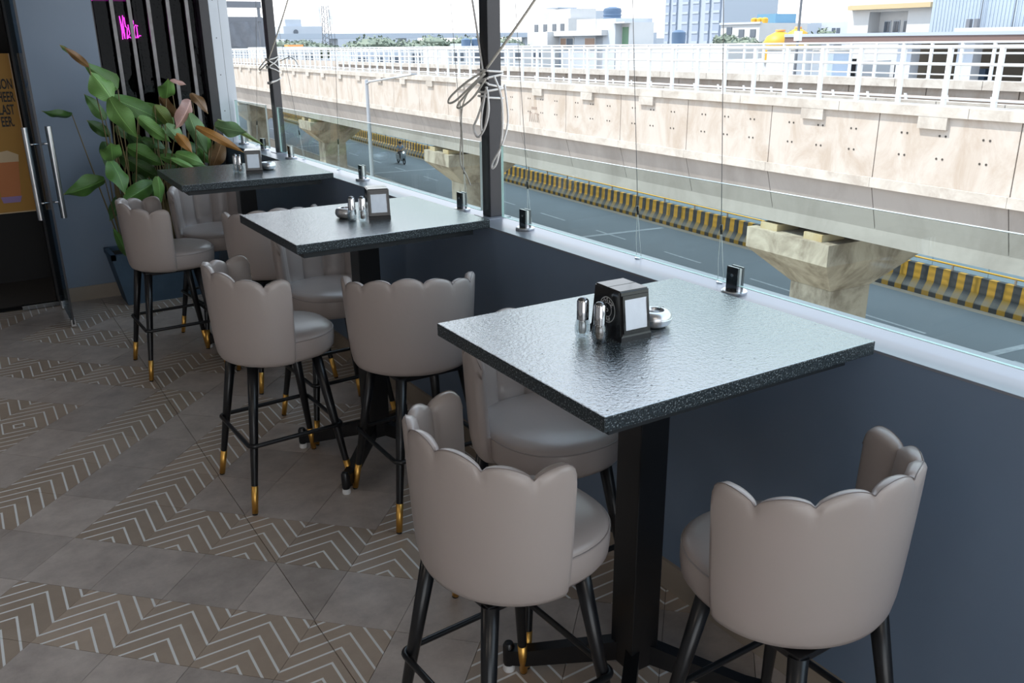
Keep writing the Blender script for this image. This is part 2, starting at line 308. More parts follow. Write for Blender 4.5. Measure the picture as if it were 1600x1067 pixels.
def tag(o, label, cat, group=None, kind=None):
    o['label'] = label; o['category'] = cat
    if group: o['group'] = group
    if kind: o['kind'] = kind
    return o
def thing(name, label, cat, loc=(0, 0, 0), rz=0, group=None):
    o = ob(name, None, loc=loc, rz=rz); o.empty_display_size = .1; return tag(o, label, cat, group)
def struct(name, mb, m, parent=None, label=None):
    o = part(name, mb, m, parent)
    if parent is None: o['kind'] = 'structure'
    if label: o['label'] = label
    return o
def copytree(o, parent=None, label=None, skip=()):
    c = o.copy(); COL.objects.link(c); c.parent = parent
    if label: c['label'] = label
    for ch in kids[o.name] if o.name in kids else o.children:
        if ch.name.split('.')[0] in skip: continue
        copytree(ch, c)
    return c
kids = {}
# ================================================================== ROOM SHELL
WX, SZ = 1.736, 1.02          # inner face of the parapet wall, top of its capping
fl = struct('floor', MB().box(-4, WX+.15, -2.6, 7.6, -.3, -.009), 'grout')
# tiles of the floor: a grid at 45 degrees to the walls, chevron tiles laid in square rings
A0 = Vector((-1.368, 2.082)); 
def cell2w(P, Q):
    p = -1.368+CP*P; q = 2.082+CQ*Q; return ((p+q)/2**.5, (q-p)/2**.5)
def is_chev(i, j):
    if i+j < 1:
        a, b = (i+10) % 7, (j-1) % 7
        if a > 5 or b > 5: return 0
        if a in (0, 5) or b in (0, 5): return 1
        if a in (2, 3) and b in (2, 3): return -1 if b == 2 else 1
        return 0
    a, b = (i+3) % 6, (j-1) % 6
    if a > 4 or b > 4: return 0
    if a in (0, 4) or b in (0, 4): return 1
    return 0
def clip(poly, nx, ny, d):
    out = []
    for k in range(len(poly)):
        a, b = poly[k-1], poly[k]; fa = nx*a[0]+ny*a[1]-d; fb = nx*b[0]+ny*b[1]-d
        if (fa <= 0) != (fb <= 0):
            t = fa/(fa-fb); out.append((a[0]+t*(b[0]-a[0]), a[1]+t*(b[1]-a[1])))
        if fb <= 0: out.append(b)
    return out
C45 = 2**-.5
def loc2w(o, l): return (o[0]+C45*(l[0]+l[1]), o[1]+C45*(l[1]-l[0]))
def w2loc(o, w): dx, dy = w[0]-o[0], w[1]-o[1]; return (C45*(dx-dy), C45*(dx+dy))
g_ = .0009; hw, hq = CP/2-g_, CQ/2-g_
full = [(-hw, -hq), (hw, -hq), (hw, hq), (-hw, hq)]
tm = {}
def tile_mesh(poly, chev):
    key = (tuple((round(a, 3), round(b, 3)) for a, b in poly), chev)
    if key not in tm: tm[key] = MB().prism(poly, -.009, 0).mesh('tile', M['chev' if chev else 'tile'], [p for p in poly+poly])
    return tm[key]
nt_ = 0; rest = {0: (MB(), []), 1: (MB(), [])}
for j in range(-30, 34):
    for i in range(-45, 20):
        c = cell2w(i+.5, j+.5)
        if not (-4.3 < c[0] < 1.95 and -2.9 < c[1] < 6.8): continue
        core = -.95 < c[0] and .8 < c[1]
        ch = is_chev(i, j)
        halves = [None] if i+j != 0 else [-1, 1]
        for h in halves:
            poly = [loc2w(c, p) for p in full]
            if h: poly = clip(poly, h, 0, h*c[0]-.0012)
            if h is None or True:
                poly = clip(poly, 1, 0, WX-.012); poly = clip(poly, 0, 1, 6.59); poly = clip(poly, -1, 0, 3.99); poly = clip(poly, 0, -1, 2.59)
            if len(poly) < 3: continue
            ar = abs(sum(poly[k-1][0]*poly[k][1]-poly[k][0]*poly[k-1][1] for k in range(len(poly))))/2
            if ar < .0008: continue
            lp = [w2loc(c, p) for p in poly]
            if h and ch is not None: chh = is_chev(i, j)
            rz = -pi/4
            if ch == -1: lp = [(-a, -b) for a, b in lp]; rz += pi
            if not core:
                mb_, uv_ = rest[int(bool(ch))]; mb_.prism(poly, -.009, 0); uv_ += lp+lp; continue
            o = ob('tile', tile_mesh(lp, bool(ch)), fl, (c[0], c[1], random.uniform(-.0004, .0003)), rz); nt_ += 1
for k_, (mb_, uv_) in rest.items():
    o = ob('outlying_tiles', mb_.mesh('outlying_tiles', M['chev' if k_ else 'tile'], uv_), fl); o['kind'] = 'stuff'
print('tiles', nt_)
wr = struct('wall_right', MB().box(WX, WX+.15, -2.6, 7.6, -.3, 1.013), 'wallpaint')
cp = struct('trim_1', MB().box(WX-.001, 1.925, -2.6, 6.58, 1.013, SZ, bev=.001).box(WX+.15, 1.92, -2.6, 6.58, .95, 1.013), 'sill', label='pale metal capping on top of the low wall')
struct('baseboard_right', MB().box(WX-.012, WX, -2.6, 6.6, -.009, .1), 'skirt')
FY = 6.6
far = MB(); far.box(.50, .97, FY, FY+.12, -.3, 3.1); far.box(-4, -.75, FY, FY+.12, -.3, 3.1); far.box(-.75, .50, FY, FY+.12, 2.25, 3.1)
far.box(.97, 1.66, FY, FY+.12, -.3, .25); far.box(.97, 1.66, FY, FY+.12, 2.6, 3.1)
struct('wall_far', far, 'farpaint')
struct('baseboard_far', MB().box(.50, .97, FY-.012, FY, -.009, .1).box(.97, WX-.012, FY-.012, FY, -.009, .1), 'skirt')
struct('wall_left', MB().box(-4.15, -4, -2.6, FY, -.3, 3.1), 'interior')
bk = MB().box(-4, -2.2, -2.75, -2.6, -.3, 3.1).box(1.3, 1.9, -2.75, -2.6, -.3, 3.1).box(-2.2, 1.3, -2.75, -2.6, 2.5, 3.1)
struct('wall_back', bk, 'interior')
struct('ceiling', MB().box(-4.15, 2.0, -2.75, 7.9, 3.0, 3.1), 'ceiling')
for k, (lx, ly) in enumerate(((-2.2, .2), (-2.2, 3.4), (-.2, -1.0))):  # unseen panels, added to brighten the room
    t = thing('added_fill_panel', 'square white panel added for fill light ' + ('over the front left of the room', 'over the rear left of the room', 'near the back wall')[k], 'light', (lx, ly, 2.97), group='added ceiling fill panels')
    part('frame', MB().box(-.32, .32, -.32, .32, .005, .03), 'white_plastic', t); part('diffuser', MB().box(-.3, .3, -.3, .3, 0, .012), 'lamp', t)
# doorway in the far wall: dark corridor behind it
bx = MB().box(-.75, .9, 7.5, 7.55, -.3, 3.0).box(-.8, -.75, FY+.12, 7.5, -.3, 3.0)
struct('wall_corridor', bx, 'dark')
struct('trim_2', MB().box(-.75, .50, FY+.001, FY+.1, -.009, .001).box(.455, .4995, FY-.01, FY+.12, 0, 2.25), 'dark', label='dark frame and threshold of the doorway')
# ---- slatted window with the neon sign behind
wn = struct('window_1', MB().box(.97, .978, FY+.01, FY+.1, .25, 2.6).box(1.655, 1.716, FY-.03, FY+.12, -.0, 3.0), 'darkframe')
part('pane', MB().box(.99, 1.655, FY+.05, FY+.058, .25, 2.6), 'darkglass', wn)
for x in (1.092, 1.200, 1.324, 1.450, 1.5745):
    part('slat', MB().box(x-.0115, x+.0115, FY-.012, FY+.012, (.8 if x > 1 else .25), 2.6), 'slat', wn)
part('lower_panel', MB().box(.99, 1.655, FY+.02, FY+.045, .25, .5), 'dark', wn)
nb = struct('wall_niche', MB().box(.90, .94, FY+.12, 7.6, -.3, 3.0).box(.94, 1.72, 7.5, 7.55, -.3, 3.0).box(1.70, WX, FY+.12, 7.6, 1.02, 3.0), 'dark')
hd = MB(); rnd = random.Random(3)
for k in range(2600):
    x = rnd.uniform(1.2, 1.7) if k % 3 else rnd.uniform(1.5, 1.71); z = rnd.uniform(.4, 2.7); y = 7.4+rnd.uniform(0, .08) if k % 3 else rnd.uniform(6.85, 6.9)
    a = rnd.uniform(0, 2*pi); s_ = rnd.uniform(.012, .03); c_, d_ = cos(a)*s_, sin(a)*s_; t = rnd.uniform(-.015, .015)
    hd.add([(x, y, z), (x+c_*.5-d_*.3, y+t, z+d_*.5+c_*.3), (x+c_, y-.01, z+d_), (x+c_*.5+d_*.3, y-t, z+d_*.5-c_*.3)], [(0, 1, 2, 3)])
h = part('hedge_panel', hd, 'hedge'); tag(h, 'dark artificial hedge panel behind the slatted window', 'hedge', kind='stuff')
NE = [[(1.192, 1.901), (1.194, 1.863), (1.196, 1.799), (1.193, 1.746)], [(1.214, 1.906), (1.209, 1.846), (1.21, 1.779), (1.208, 1.75)], [(1.192, 1.901), (1.201, 1.83), (1.209, 1.75)], [(1.22, 1.894), (1.222, 1.889), (1.223, 1.832), (1.233, 1.823), (1.223, 1.75)],
      [(1.241, 1.844), (1.243, 1.808), (1.245, 1.784), (1.223, 1.75)], [(1.231, 1.755), (1.242, 1.764), (1.25, 1.753)], [(1.262, 1.89), (1.262, 1.75)], [(1.262, 1.80), (1.270, 1.82), (1.272, 1.752)], [(1.279, 1.873), (1.278, 1.847)],
      [(1.307, 1.836), (1.289, 1.842), (1.279, 1.823), (1.276, 1.784), (1.279, 1.755), (1.289, 1.757), (1.296, 1.779), (1.297, 1.832)], [(1.296, 1.779), (1.298, 1.755), (1.308, 1.772), (1.319, 1.769)]]
t = thing('neon_sign', 'pink neon script sign glowing behind the slatted window', 'sign', (1.25, 6.95, 1.82))
part('backing', MB().box(-.075, .085, .012, .018, -.09, .1), 'dark', t)
for s_ in NE: part('tube', MB().tube([(x-1.25, 0, z-1.82) for x, z in s_], .0032, 6), 'neon', t)
t = thing('pink_glow_strip', 'added pink glowing strip for the lit soffit above the neon sign', 'light', (1.14, 6.95, 2.02)); part('strip', MB().box(-.16, .13, -.03, .03, -.02, .05), 'pinkglow', t); part('housing', MB().box(-.17, .14, -.035, .035, .05, .08), 'dark', t)  # glowing strip added in place of the pink lit soffit
# ---- pale aluminium end column
t = thing('end_column', 'pale aluminium clad column at the far end of the parapet', 'column', (1.72, FY, 0))
part('cladding', MB().box(0, .066, -.02, .12, SZ, 3.0), 'whitemetal', t); part('cladding', MB().box(.068, .128, -.02, .12, SZ, 3.0), 'whitemetal', t); part('joint', MB().box(.064, .070, -.017, .1, SZ, 3.0), 'joint', t)
for z in (1.25, 1.5, 1.75, 2.0): part('rivet', MB().lathe([(0, 0), (.004, 0), (.004, .002), (0, .002)], 8), 'darkframe', t, loc=(.03, -.0195, z)).rotation_euler = (pi/2, 0, 0)
# ---- glass door leaf, standing open
t = thing('glass_door', 'open frameless glass door with long steel pull bars', 'door', (.475, 5.95, 0))
part('leaf', MB().box(-.006, .006, .0, .64, .02, 2.2, bev=.002), 'doorglass', t)
part('edge_strip', MB().box(-.0062, .0062, -.002, .0, .02, 2.2), 'darkframe', t)
part('patch_fitting', MB().box(-.014, .014, .0, .05, .005, .05, bev=.003), 'steel', t)
part('patch_fitting', MB().box(-.014, .014, .48, .64, .005, .06, bev=.003), 'steel', t)
for sx_ in (-1, 1):
    hb = part('pull_bar', MB().lathe([(0, -.28), (.018, -.28), (.018, .28), (0, .28)], 16), 'steel', t, loc=(sx_*.064, .10, .967))
    for z in (-.178, .178): part('standoff', MB().tube([(0, 0, z), (-sx_*.058, 0, z)], .006, 8), 'chrome', hb)
t = thing('floor_spring_plate', 'steel threshold plate on the floor at the doorway', 'door hardware', (.38, 6.57, 0)); part('plate', MB().box(-.15, .10, -.02, .02, 0.001, .032, bev=.003), 'darkchrome', t); part('screw', MB().lathe([(0, .045), (.006, .045), (.006, .047), (0, .047)], 8), 'darkframe', t)
# ---- poster
t = thing('beer_poster', 'amber beer poster with black lettering and drinks seen through the glass door', 'poster', (0, 6.66, 0))
part('sheet', MB().box(-.35, .445, 0, .006, .655, 1.665), 'poster', t)
part('border', MB().box(.441, .447, -.002, .008, .655, 1.665).box(-.35, .447, -.002, .008, .650, .657), 'foam', t)
part('drink', MB().box(.05, .20, -.003, .0, .78, 1.05).add([(.05, -.003, 1.05), (.2, -.003, 1.05), (.17, -.003, 1.2), (.08, -.003, 1.2)], [(0, 1, 2, 3)]), 'bottle', t)
part('drink', MB().add([(.245, -.003, .76), (.36, -.003, .76), (.385, -.003, 1.0), (.235, -.003, 1.0)], [(0, 1, 2, 3)]), 'beer', t)
part('drink_foam', MB().add([(.235, -.0035, .985), (.385, -.0035, .985), (.39, -.0035, 1.03), (.33, -.0035, 1.06), (.27, -.0035, 1.05), (.23, -.0035, 1.03)], [(0, 1, 2, 3, 4, 5)]), 'foam', t)
part('drink_base', MB().add([(.25, -.004, .72), (.35, -.004, .72), (.365, -.004, .76), (.24, -.004, .76)], [(0, 1, 2, 3)]).add([(.04, -.004, .74), (.2, -.004, .74), (.2, -.004, .79), (.04, -.004, .79)], [(0, 1, 2, 3)]), 'purple', t)
def text_mesh(s, size, name, m, ext=.0006, font_bold=False):
    cu = D.curves.new('t', 'FONT'); cu.body = s; cu.size = size; cu.extrude = ext; cu.align_x = 'CENTER'; cu.align_y = 'CENTER'; cu.resolution_u = 3
    if font_bold: cu.offset = size*.02
    o = D.objects.new('t', cu); COL.objects.link(o); dg = bpy.context.evaluated_depsgraph_get(); me = D.meshes.new_from_object(o.evaluated_get(dg)); D.objects.remove(o); me.name = name
    me.materials.clear(); me.materials.append(m); return me
for s_, x, z in (('ASON', .378, 1.475), ('HEER', .383, 1.395), ('LAST', .372, 1.315), ('EER.', .366, 1.24)):
    o = ob('lettering', text_mesh(s_, .088, 'lettering', M['ink'], .0008, True), t, (x, -.003, z)); o.rotation_euler = (pi/2, 0, 0); o.scale = (.47, 1, 1)

# ================================================================== GLASS BALUSTRADE ON THE CAPPING
GX = 1.822
spig = None
def glass_panel(label, y0, y1, ys):
    global spig
    t = thing('glass_balustrade', label, 'glass panel', (GX, y0, 1.046), group=None)
    part('pane', MB().box(-.005, .005, 0, y1-y0, 0, .278), 'glass', t)
    part('top_edge', MB().box(-.0052, .0052, 0, y1-y0, .278, .2795), 'glassedge', t)
    part('bottom_edge', MB().box(-.0052, .0052, 0, y1-y0, -.0015, 0), 'glassedge', t)
    part('end_edge', MB().box(-.0052, .0052, -.0015, 0, 0, .279), 'glassedge', t); part('end_edge', MB().box(-.0052, .0052, y1-y0, y1-y0+.0015, 0, .279), 'glassedge', t)
def spigot(y, label, first=[None]):
    if first[0] is None:
        t = thing('glass_spigot', label, 'glass clamp', (GX, y, SZ), group='glass clamps along the capping')
        part('base_disc', MB().lathe([(0, 0), (.036, 0), (.037, .002), (.037, .008), (.034, .011), (0, .011)], 32), 'steel', t)
        bd = part('clamp_jaw', MB().box(-.0135, -.0056, -.021, .021, .011, .079, bev=.001), 'darkchrome', t); part('spacer', MB().box(-.0054, .0054, -.0195, .0195, .011, .0765), 'steel', t)
        part('clamp_jaw', MB().box(.0056, .0135, -.021, .021, .011, .079, bev=.001), 'darkchrome', t)
        part('screw', MB().tube([(-.0136, 0, .055), (-.0146, 0, .055)], .0045, 10), 'chrome', bd)
        first[0] = t
    else:
        t = copytree(first[0], None, label); t.location = (GX, y, SZ)
glass_panel('long frameless glass panel beside the front table', -2.5, 2.905, [])
glass_panel('frameless glass panel between the two dark posts', 3.07, 5.60, [])
glass_panel('frameless glass panel beyond the far post next to the pale column', 5.84, 6.54, [])
for y, l in ((1.663, 'chrome glass clamp on the capping behind the front table'), (2.745, 'chrome glass clamp just in front of the near dark post'), (3.238, 'chrome glass clamp just behind the near dark post'), (4.30, 'chrome glass clamp beside the far corner of the middle table'), (5.42, 'chrome glass clamp just in front of the far dark post'), (5.98, 'chrome glass clamp just behind the far dark post'), (6.44, 'farthest chrome glass clamp by the pale column')):
    spigot(y, l)
# ---- dark posts
def post(y0, y1, x0, x1, label):
    t = thing('dark_post', label, 'post', (x0, y0, SZ), group=None)
    part('shaft', MB().box(0, x1-x0, 0, y1-y0, .003, 1.98, bev=.003), 'darkframe', t)
    part('base_plate', MB().box(-.025, x1-x0+.02, -.03, y1-y0+.03, 0, .003), 'sill', t)
    return t
post(3.022, 3.085, 1.835, 1.895, 'dark square steel post on the capping nearest the camera')
post(5.745, 5.815, 1.852, 1.905, 'dark square steel post on the capping nearer the plant')
# ---- thin guide wires
for k, (e, q, l) in enumerate((((1.876, 1.767, SZ), (1.87, 1.826, 1.811), 'thin steel guide wire hooked beside the nearest glass clamp'), ((1.876, 2.140, SZ), (1.87, 2.21, 1.827), 'thin steel guide wire hooked left of the nearest one'), ((1.876, 2.79, SZ), (1.87, 2.878, 1.853), 'thin steel guide wire just right of the near post'),
        ((1.876, 3.29, SZ), (1.87, 3.37, 1.873), 'thin steel guide wire just left of the near post'), ((1.876, 4.76, SZ), (1.87, 4.66, 1.8), 'thin steel guide wire by the street lamp'), ((1.876, 5.33, SZ), (1.87, 5.63, 1.96), 'thin steel guide wire just right of the far post'), ((1.876, 6.3, SZ), (1.87, 6.0, 1.9), 'thin steel guide wire left of the far post'))):
    e = Vector(e); q = Vector(q); d = (q-e); top = e+d*((2.99-e.z)/d.z); cr_ = e+d*(.165/d.z)
    t = thing('guide_wire', l, 'wire', e, group='guide wires hanging to the capping')
    part('wire', MB().tube([cr_-e, top-e], .0011, 6), 'wire', t); part('crimp', MB().tube([cr_-e-d.normalized()*.02, cr_-e+d.normalized()*.008], .0042, 8), 'black_gloss', t)
    lo = cr_-e; part('loop', MB().tube([lo, lo*.72+Vector((0, .006, 0)), lo*.4+Vector((0, .012, 0)), Vector((0, .012, .008)), Vector((0, 0, .004)), Vector((0, -.010, .008)), lo*.4+Vector((0, -.006, 0)), lo], .001, 5), 'white_plastic', t)
    part('eyelet', MB().lathe([(0, 0), (.014, 0), (.014, .003), (.006, .006), (0, .006)], 12), 'chrome', t)
# ---- cords tied round the posts
def cord(name, label, pts, r=.0042, m='cord', parent=None, n=7):
    pts = [Vector(p) for p in pts]; out = []
    for i in range(len(pts)-1):     # Catmull-Rom
        p0 = pts[max(i-1, 0)]; p1 = pts[i]; p2 = pts[i+1]; p3 = pts[min(i+2, len(pts)-1)]
        for k in range(n): s = k/n; out.append(.5*((2*p1)+(p2-p0)*s+(2*p0-5*p1+4*p2-p3)*s*s+(3*p1-p0-3*p2+p3)*s**3))
    out.append(pts[-1]); return part(name, MB().tube(out, r, 6), m, parent)
t = thing('tied_cord', 'white cord knotted round the near dark post with loose loops hanging', 'cord', (0, 0, 0))
cord('hauling_line', '', [(1.825, 3.045, 1.60), (1.84, 3.14, 1.863), (1.86, 3.32, 2.35), (1.88, 3.56, 2.99)], parent=t)
cord('hauling_line', '', [(1.828, 3.02, 1.61), (1.88, 2.762, 1.849), (1.93, 2.45, 2.16), (1.98, 1.6, 2.99)], .005, 'cord_brown', parent=t)
def wrap(z, tilt, r=.0045): return [(1.829, 3.015+0*tilt, z), (1.865, 3.013, z+tilt*.3), (1.90, 3.02, z+tilt*.6), (1.901, 3.06, z+tilt), (1.897, 3.092, z+tilt*.7), (1.86, 3.092, z+tilt*.3), (1.829, 3.09, z-tilt*.3), (1.827, 3.05, z-tilt*.4), (1.829, 3.013, z-tilt*.1)]
for z, tl in ((1.60, -.008), (1.575, .02), (1.55, -.025), (1.525, .015), (1.50, -.01)): cord('wrap', '', wrap(z, tl), .0045, 'cord', t)
cord('loop', '', [(1.826, 3.03, 1.60), (1.80, 3.12, 1.56), (1.79, 3.24, 1.50), (1.79, 3.27, 1.47), (1.79, 3.21, 1.48), (1.80, 3.10, 1.54), (1.822, 3.03, 1.59)], .0045, 'cord_brown', t)
cord('loop', '', [(1.826, 3.03, 1.59), (1.80, 3.10, 1.53), (1.79, 3.19, 1.465), (1.79, 3.17, 1.455), (1.80, 3.08, 1.50), (1.822, 3.02, 1.57)], .0042, 'cord_brown', t)
cord('loop', '', [(1.822, 3.01, 1.54), (1.815, 3.07, 1.43), (1.81, 3.10, 1.38), (1.81, 3.07, 1.345), (1.812, 3.02, 1.38), (1.815, 2.99, 1.45), (1.822, 3.01, 1.53)], .0045, 'cord', t)
cord('loop', '', [(1.822, 3.02, 1.53), (1.812, 3.04, 1.43), (1.812, 3.04, 1.37), (1.812, 3.01, 1.40), (1.82, 3.0, 1.50), (1.822, 3.02, 1.54)], .004, 'cord', t)
cord('loop', '', [(1.84, 2.985, 1.58), (1.85, 2.95, 1.50), (1.845, 2.94, 1.37), (1.84, 2.97, 1.26), (1.835, 3.0, 1.225), (1.83, 2.99, 1.25), (1.84, 2.93, 1.33), (1.86, 2.92, 1.42), (1.865, 2.95, 1.55)], .0042, 'cord', t)
cord('loose_end', '', [(1.822, 3.12, 1.55), (1.80, 3.17, 1.46), (1.80, 3.19, 1.33), (1.80, 3.20, 1.23), (1.80, 3.15, 1.18), (1.80, 3.12, 1.145)], .0032, 'cord_brown', t)
cord('loose_end', '', [(1.80, 3.19, 1.48), (1.80, 3.18, 1.36), (1.80, 3.18, 1.20)], .003, 'cord_brown', t)
t = thing('tied_cord', 'white cord wound round the far dark post near the plant', 'cord', (0, 0, 0))
def wrap1(z, tilt): return [(1.846, 5.738, z), (1.88, 5.736, z+tilt*.4), (1.911, 5.745, z+tilt), (1.911, 5.82, z+tilt*.6), (1.88, 5.822, z), (1.846, 5.82, z-tilt*.3), (1.845, 5.78, z-tilt*.3), (1.846, 5.738, z-tilt*.05)]
for z, tl in ((1.612, .02), (1.60, -.05), (1.575, .05), (1.56, -.03), (1.475, .02), (1.47, .028)): cord('wrap', '', wrap1(z, tl), .0042, 'cord', t)
cord('hauling_line', '', [(1.845, 5.75, 1.615), (1.87, 5.36, 1.953), (1.90, 4.4, 2.8), (1.92, 4.2, 2.99)], .0048, 'cord_brown', t)
cord('loop', '', [(1.85, 5.74, 1.60), (1.845, 5.82, 1.58), (1.84, 5.93, 1.545), (1.84, 5.95, 1.555), (1.845, 5.84, 1.60)], .004, 'cord_brown', t)
cord('loop', '', [(1.91, 5.73, 1.60), (1.93, 5.60, 1.625), (1.93, 5.50, 1.61), (1.93, 5.45, 1.58)], .003, 'cord_brown', t)

# ================================================================== TABLES
TT, TH = 1.05, .033
TC = [(1.3282, 1.4719, -.0167), (1.344, 3.203, -.0019), (1.3427, 4.8106, -.0338)]
TW, TD = .7844, .6777
t0_ = None
TL = ['granite topped bar table nearest the camera', 'granite topped bar table in the middle of the row', 'farthest granite topped bar table beside the plant']
for k, (x, y, a) in enumerate(TC):
    if t0_ is None:
        t = thing('bar_table', TL[0], 'table', (x, y, 0), a)
        gt = part('granite_top', MB().box(-TW/2, TW/2, -TD/2, TD/2, TT-TH, TT, bev=.003), 'granite', t); gt.data.materials.append(M['granite_edge'])
        for p_ in gt.data.polygons: p_.material_index = 0 if p_.normal.z > .6 else 1
        part('underboard', MB().box(-TW/2+.035, TW/2-.06, -TD/2+.03, TD/2-.03, TT-TH-.024, TT-TH), 'board', t)
        part('column', MB().box(-.045, .045, -.045, .045, .10, TT-TH-.03, bev=.003), 'black', t)
        part('mounting_plate', MB().box(-.15, .15, -.15, .15, TT-TH-.030, TT-TH-.024), 'black', t)
        for qx in (-1, 1):
            for qy in (-1, 1):
                R_ = Matrix.Rotation(math.atan2(qy, qx), 3, 'Z')
                mb = MB(); pts = [(.04, .105, .165), (.30, .035, .085), (.352, .030, .078)]
                for q in range(2):
                    (r1, b1, c1), (r2, b2, c2) = pts[q], pts[q+1]
                    vs = [R_ @ Vector(p) for p in ((r1, -.019, b1), (r1, .019, b1), (r1, .019, c1), (r1, -.019, c1), (r2, -.019, b2), (r2, .019, b2), (r2, .019, c2), (r2, -.019, c2))]
                    mb.add(vs, [(0, 1, 2, 3), (7, 6, 5, 4), (0, 4, 5, 1), (1, 5, 6, 2), (2, 6, 7, 3), (3, 7, 4, 0)])
                arm = part('base_arm', mb, 'black', t)
                ft = R_ @ Vector((.353, 0, 0))
                part('adjuster', MB().lathe([(0, .022), (.015, .022), (.017, .03), (.017, .085), (.012, .094), (0, .096)], 16), 'black', arm, loc=ft)
                part('foot_pad', MB().lathe([(0, 0), (.016, 0), (.018, .006), (.016, .02), (.008, .024), (0, .024)], 16), 'white_plastic', arm, loc=ft)
        t0_ = t
    else:
        t = copytree(t0_, None, TL[k]); t.location = (x, y, 0); t.rotation_euler = (0, 0, a)
    t['group'] = 'granite bar tables along the low wall'

# ================================================================== STOOLS
NP = 7; PH = math.radians(97)
def rim_h(ph):
    t = (ph+PH)/(2*PH)*NP; i = min(int(t), NP-1); f = t-i; c = abs(ph)/PH
    end = (i == 0 and f < .5) or (i == NP-1 and f > .5)
    cb = min(c, 1-.5*2/NP); base = .927-.1184*cb*cb+.092*cb**4
    amp = .019+.007*c**3
    h = base+amp*(1.0 if end else max(0, sin(pi*f))**.62)
    e = (PH-abs(ph))*.243        # arc length to the end edge
    rc = .046
    if e < rc: h = h-rc+math.sqrt(max(0, rc**2-(rc-e)**2))
    return h
PROF = [(.575, .72), (.576, .80), (.582, .86), (.598, .895), (.63, .92), (.68, .94), (.76, .962), (.85, .982), (.95, 1.0)]
def rad(z):
    for a, b in zip(PROF, PROF[1:]):
        if z <= b[0]: return a[1]+(b[1]-a[1])*(z-a[0])/(b[0]-a[0])
    return 1.0
def shell():
    mb = MB(); nphi = 84; loops = []; RX, RY = .219, .246
    rim = []
    for k in range(nphi+1):
        ph = -PH+2*PH*k/nphi; t = (ph+PH)/(2*PH)*NP; f = t-int(min(t, NP-1e-6)); h = rim_h(ph)
        bulge = (max(0, sin(pi*f)))**.5
        edge = min(1, (PH-abs(ph))*.245/.014); eth = math.sqrt(max(.0, 1-(1-edge)**2))*.62+.38
        th = (.026+.014*bulge)*eth
        zz = [.576, .583, .598, .63, .68, .74, .80, .86, h-.03, h-.012, h-.004]
        zz = [min(z, h-.004-.0005*(11-i)) for i, z in enumerate(zz)]
        dent = lambda z: -.006*(1-bulge)*max(0, 1-(h-z)/.035)
        mid = -(1-eth)*.020
        out = [(rad(z)+(dent(z)+mid-(.004 if z > h-.008 else 0))/.25, z) for z in zz]
        L = [(0.66, .578)]+out
        rt = rad(h)
        L += [(rt+(mid-th*.25)/.25, h), (rt+(mid-th*.65)/.25, h-.001)]
        for i, z in enumerate([h-.008, h-.02, h-.04, .84, .78, .72, .66]):
            z = min(z, h-.008-.003*i); ins = th+(.010*bulge*min(1, (h-z)/.05))-.005
            L.append((rad(z)+(mid-ins)/.25, z))
        L.append((.66, .655))
        loops.append([(.007-RX*q*cos(ph), RY*q*sin(ph), z) for q, z in L])
        rim.append((.007-(RX*(rt+(mid-th*.25+.0005)/.25))*cos(ph), RY*(rt+(mid-th*.25+.0005)/.25)*sin(ph), h+.0003))
    n = len(loops[0]); vs = [p for l in loops for p in l]; fs = []
    for k in range(nphi):
        for i in range(n):
            j = (i+1) % n; fs.append((k*n+i, (k+1)*n+i, (k+1)*n+j, k*n+j))
    fs.append(tuple(range(n))); fs.append(tuple(nphi*n+i for i in range(n-1, -1, -1)))
    mb.add(vs, fs, True); mb.sm[-1] = mb.sm[-2] = False
    return mb, rim
def sup(a, b, cx, n, N=40, k=1.0): return [(cx+math.copysign(abs(cos(t))**(2/n), cos(t))*a*k, math.copysign(abs(sin(t))**(2/n), sin(t))*b*k) for t in [2*pi*i/N for i in range(N)]]
def seat():
    mb = MB(); rings = [(.80, .572), (.93, .576), (.985, .592), (1.0, .62), (1.0, .648), (.992, .655), (.975, .663), (.93, .671), (.8, .679), (.55, .684), (.25, .686)]
    N = 48; vs = []
    for k, z in rings: vs += [(x, y, z) for x, y in sup(.213, .199, .037, 2.35, N, 1) for x, y in [((x-.037)*k+.037, y*k)]]
    vs.append((.037, 0, .5725)); vs.append((.037, 0, .6865)); fs = []
    for r_ in range(len(rings)-1): fs += [(r_*N+i, r_*N+(i+1) % N, (r_+1)*N+(i+1) % N, (r_+1)*N+i) for i in range(N)]
    c0 = len(rings)*N; fs += [(c0, (i+1) % N, i) for i in range(N)] + [(c0+1, (len(rings)-1)*N+i, (len(rings)-1)*N+(i+1) % N) for i in range(N)]
    return mb.add(vs, fs, True)
LB, LT, LZ = .2045, .124, .575
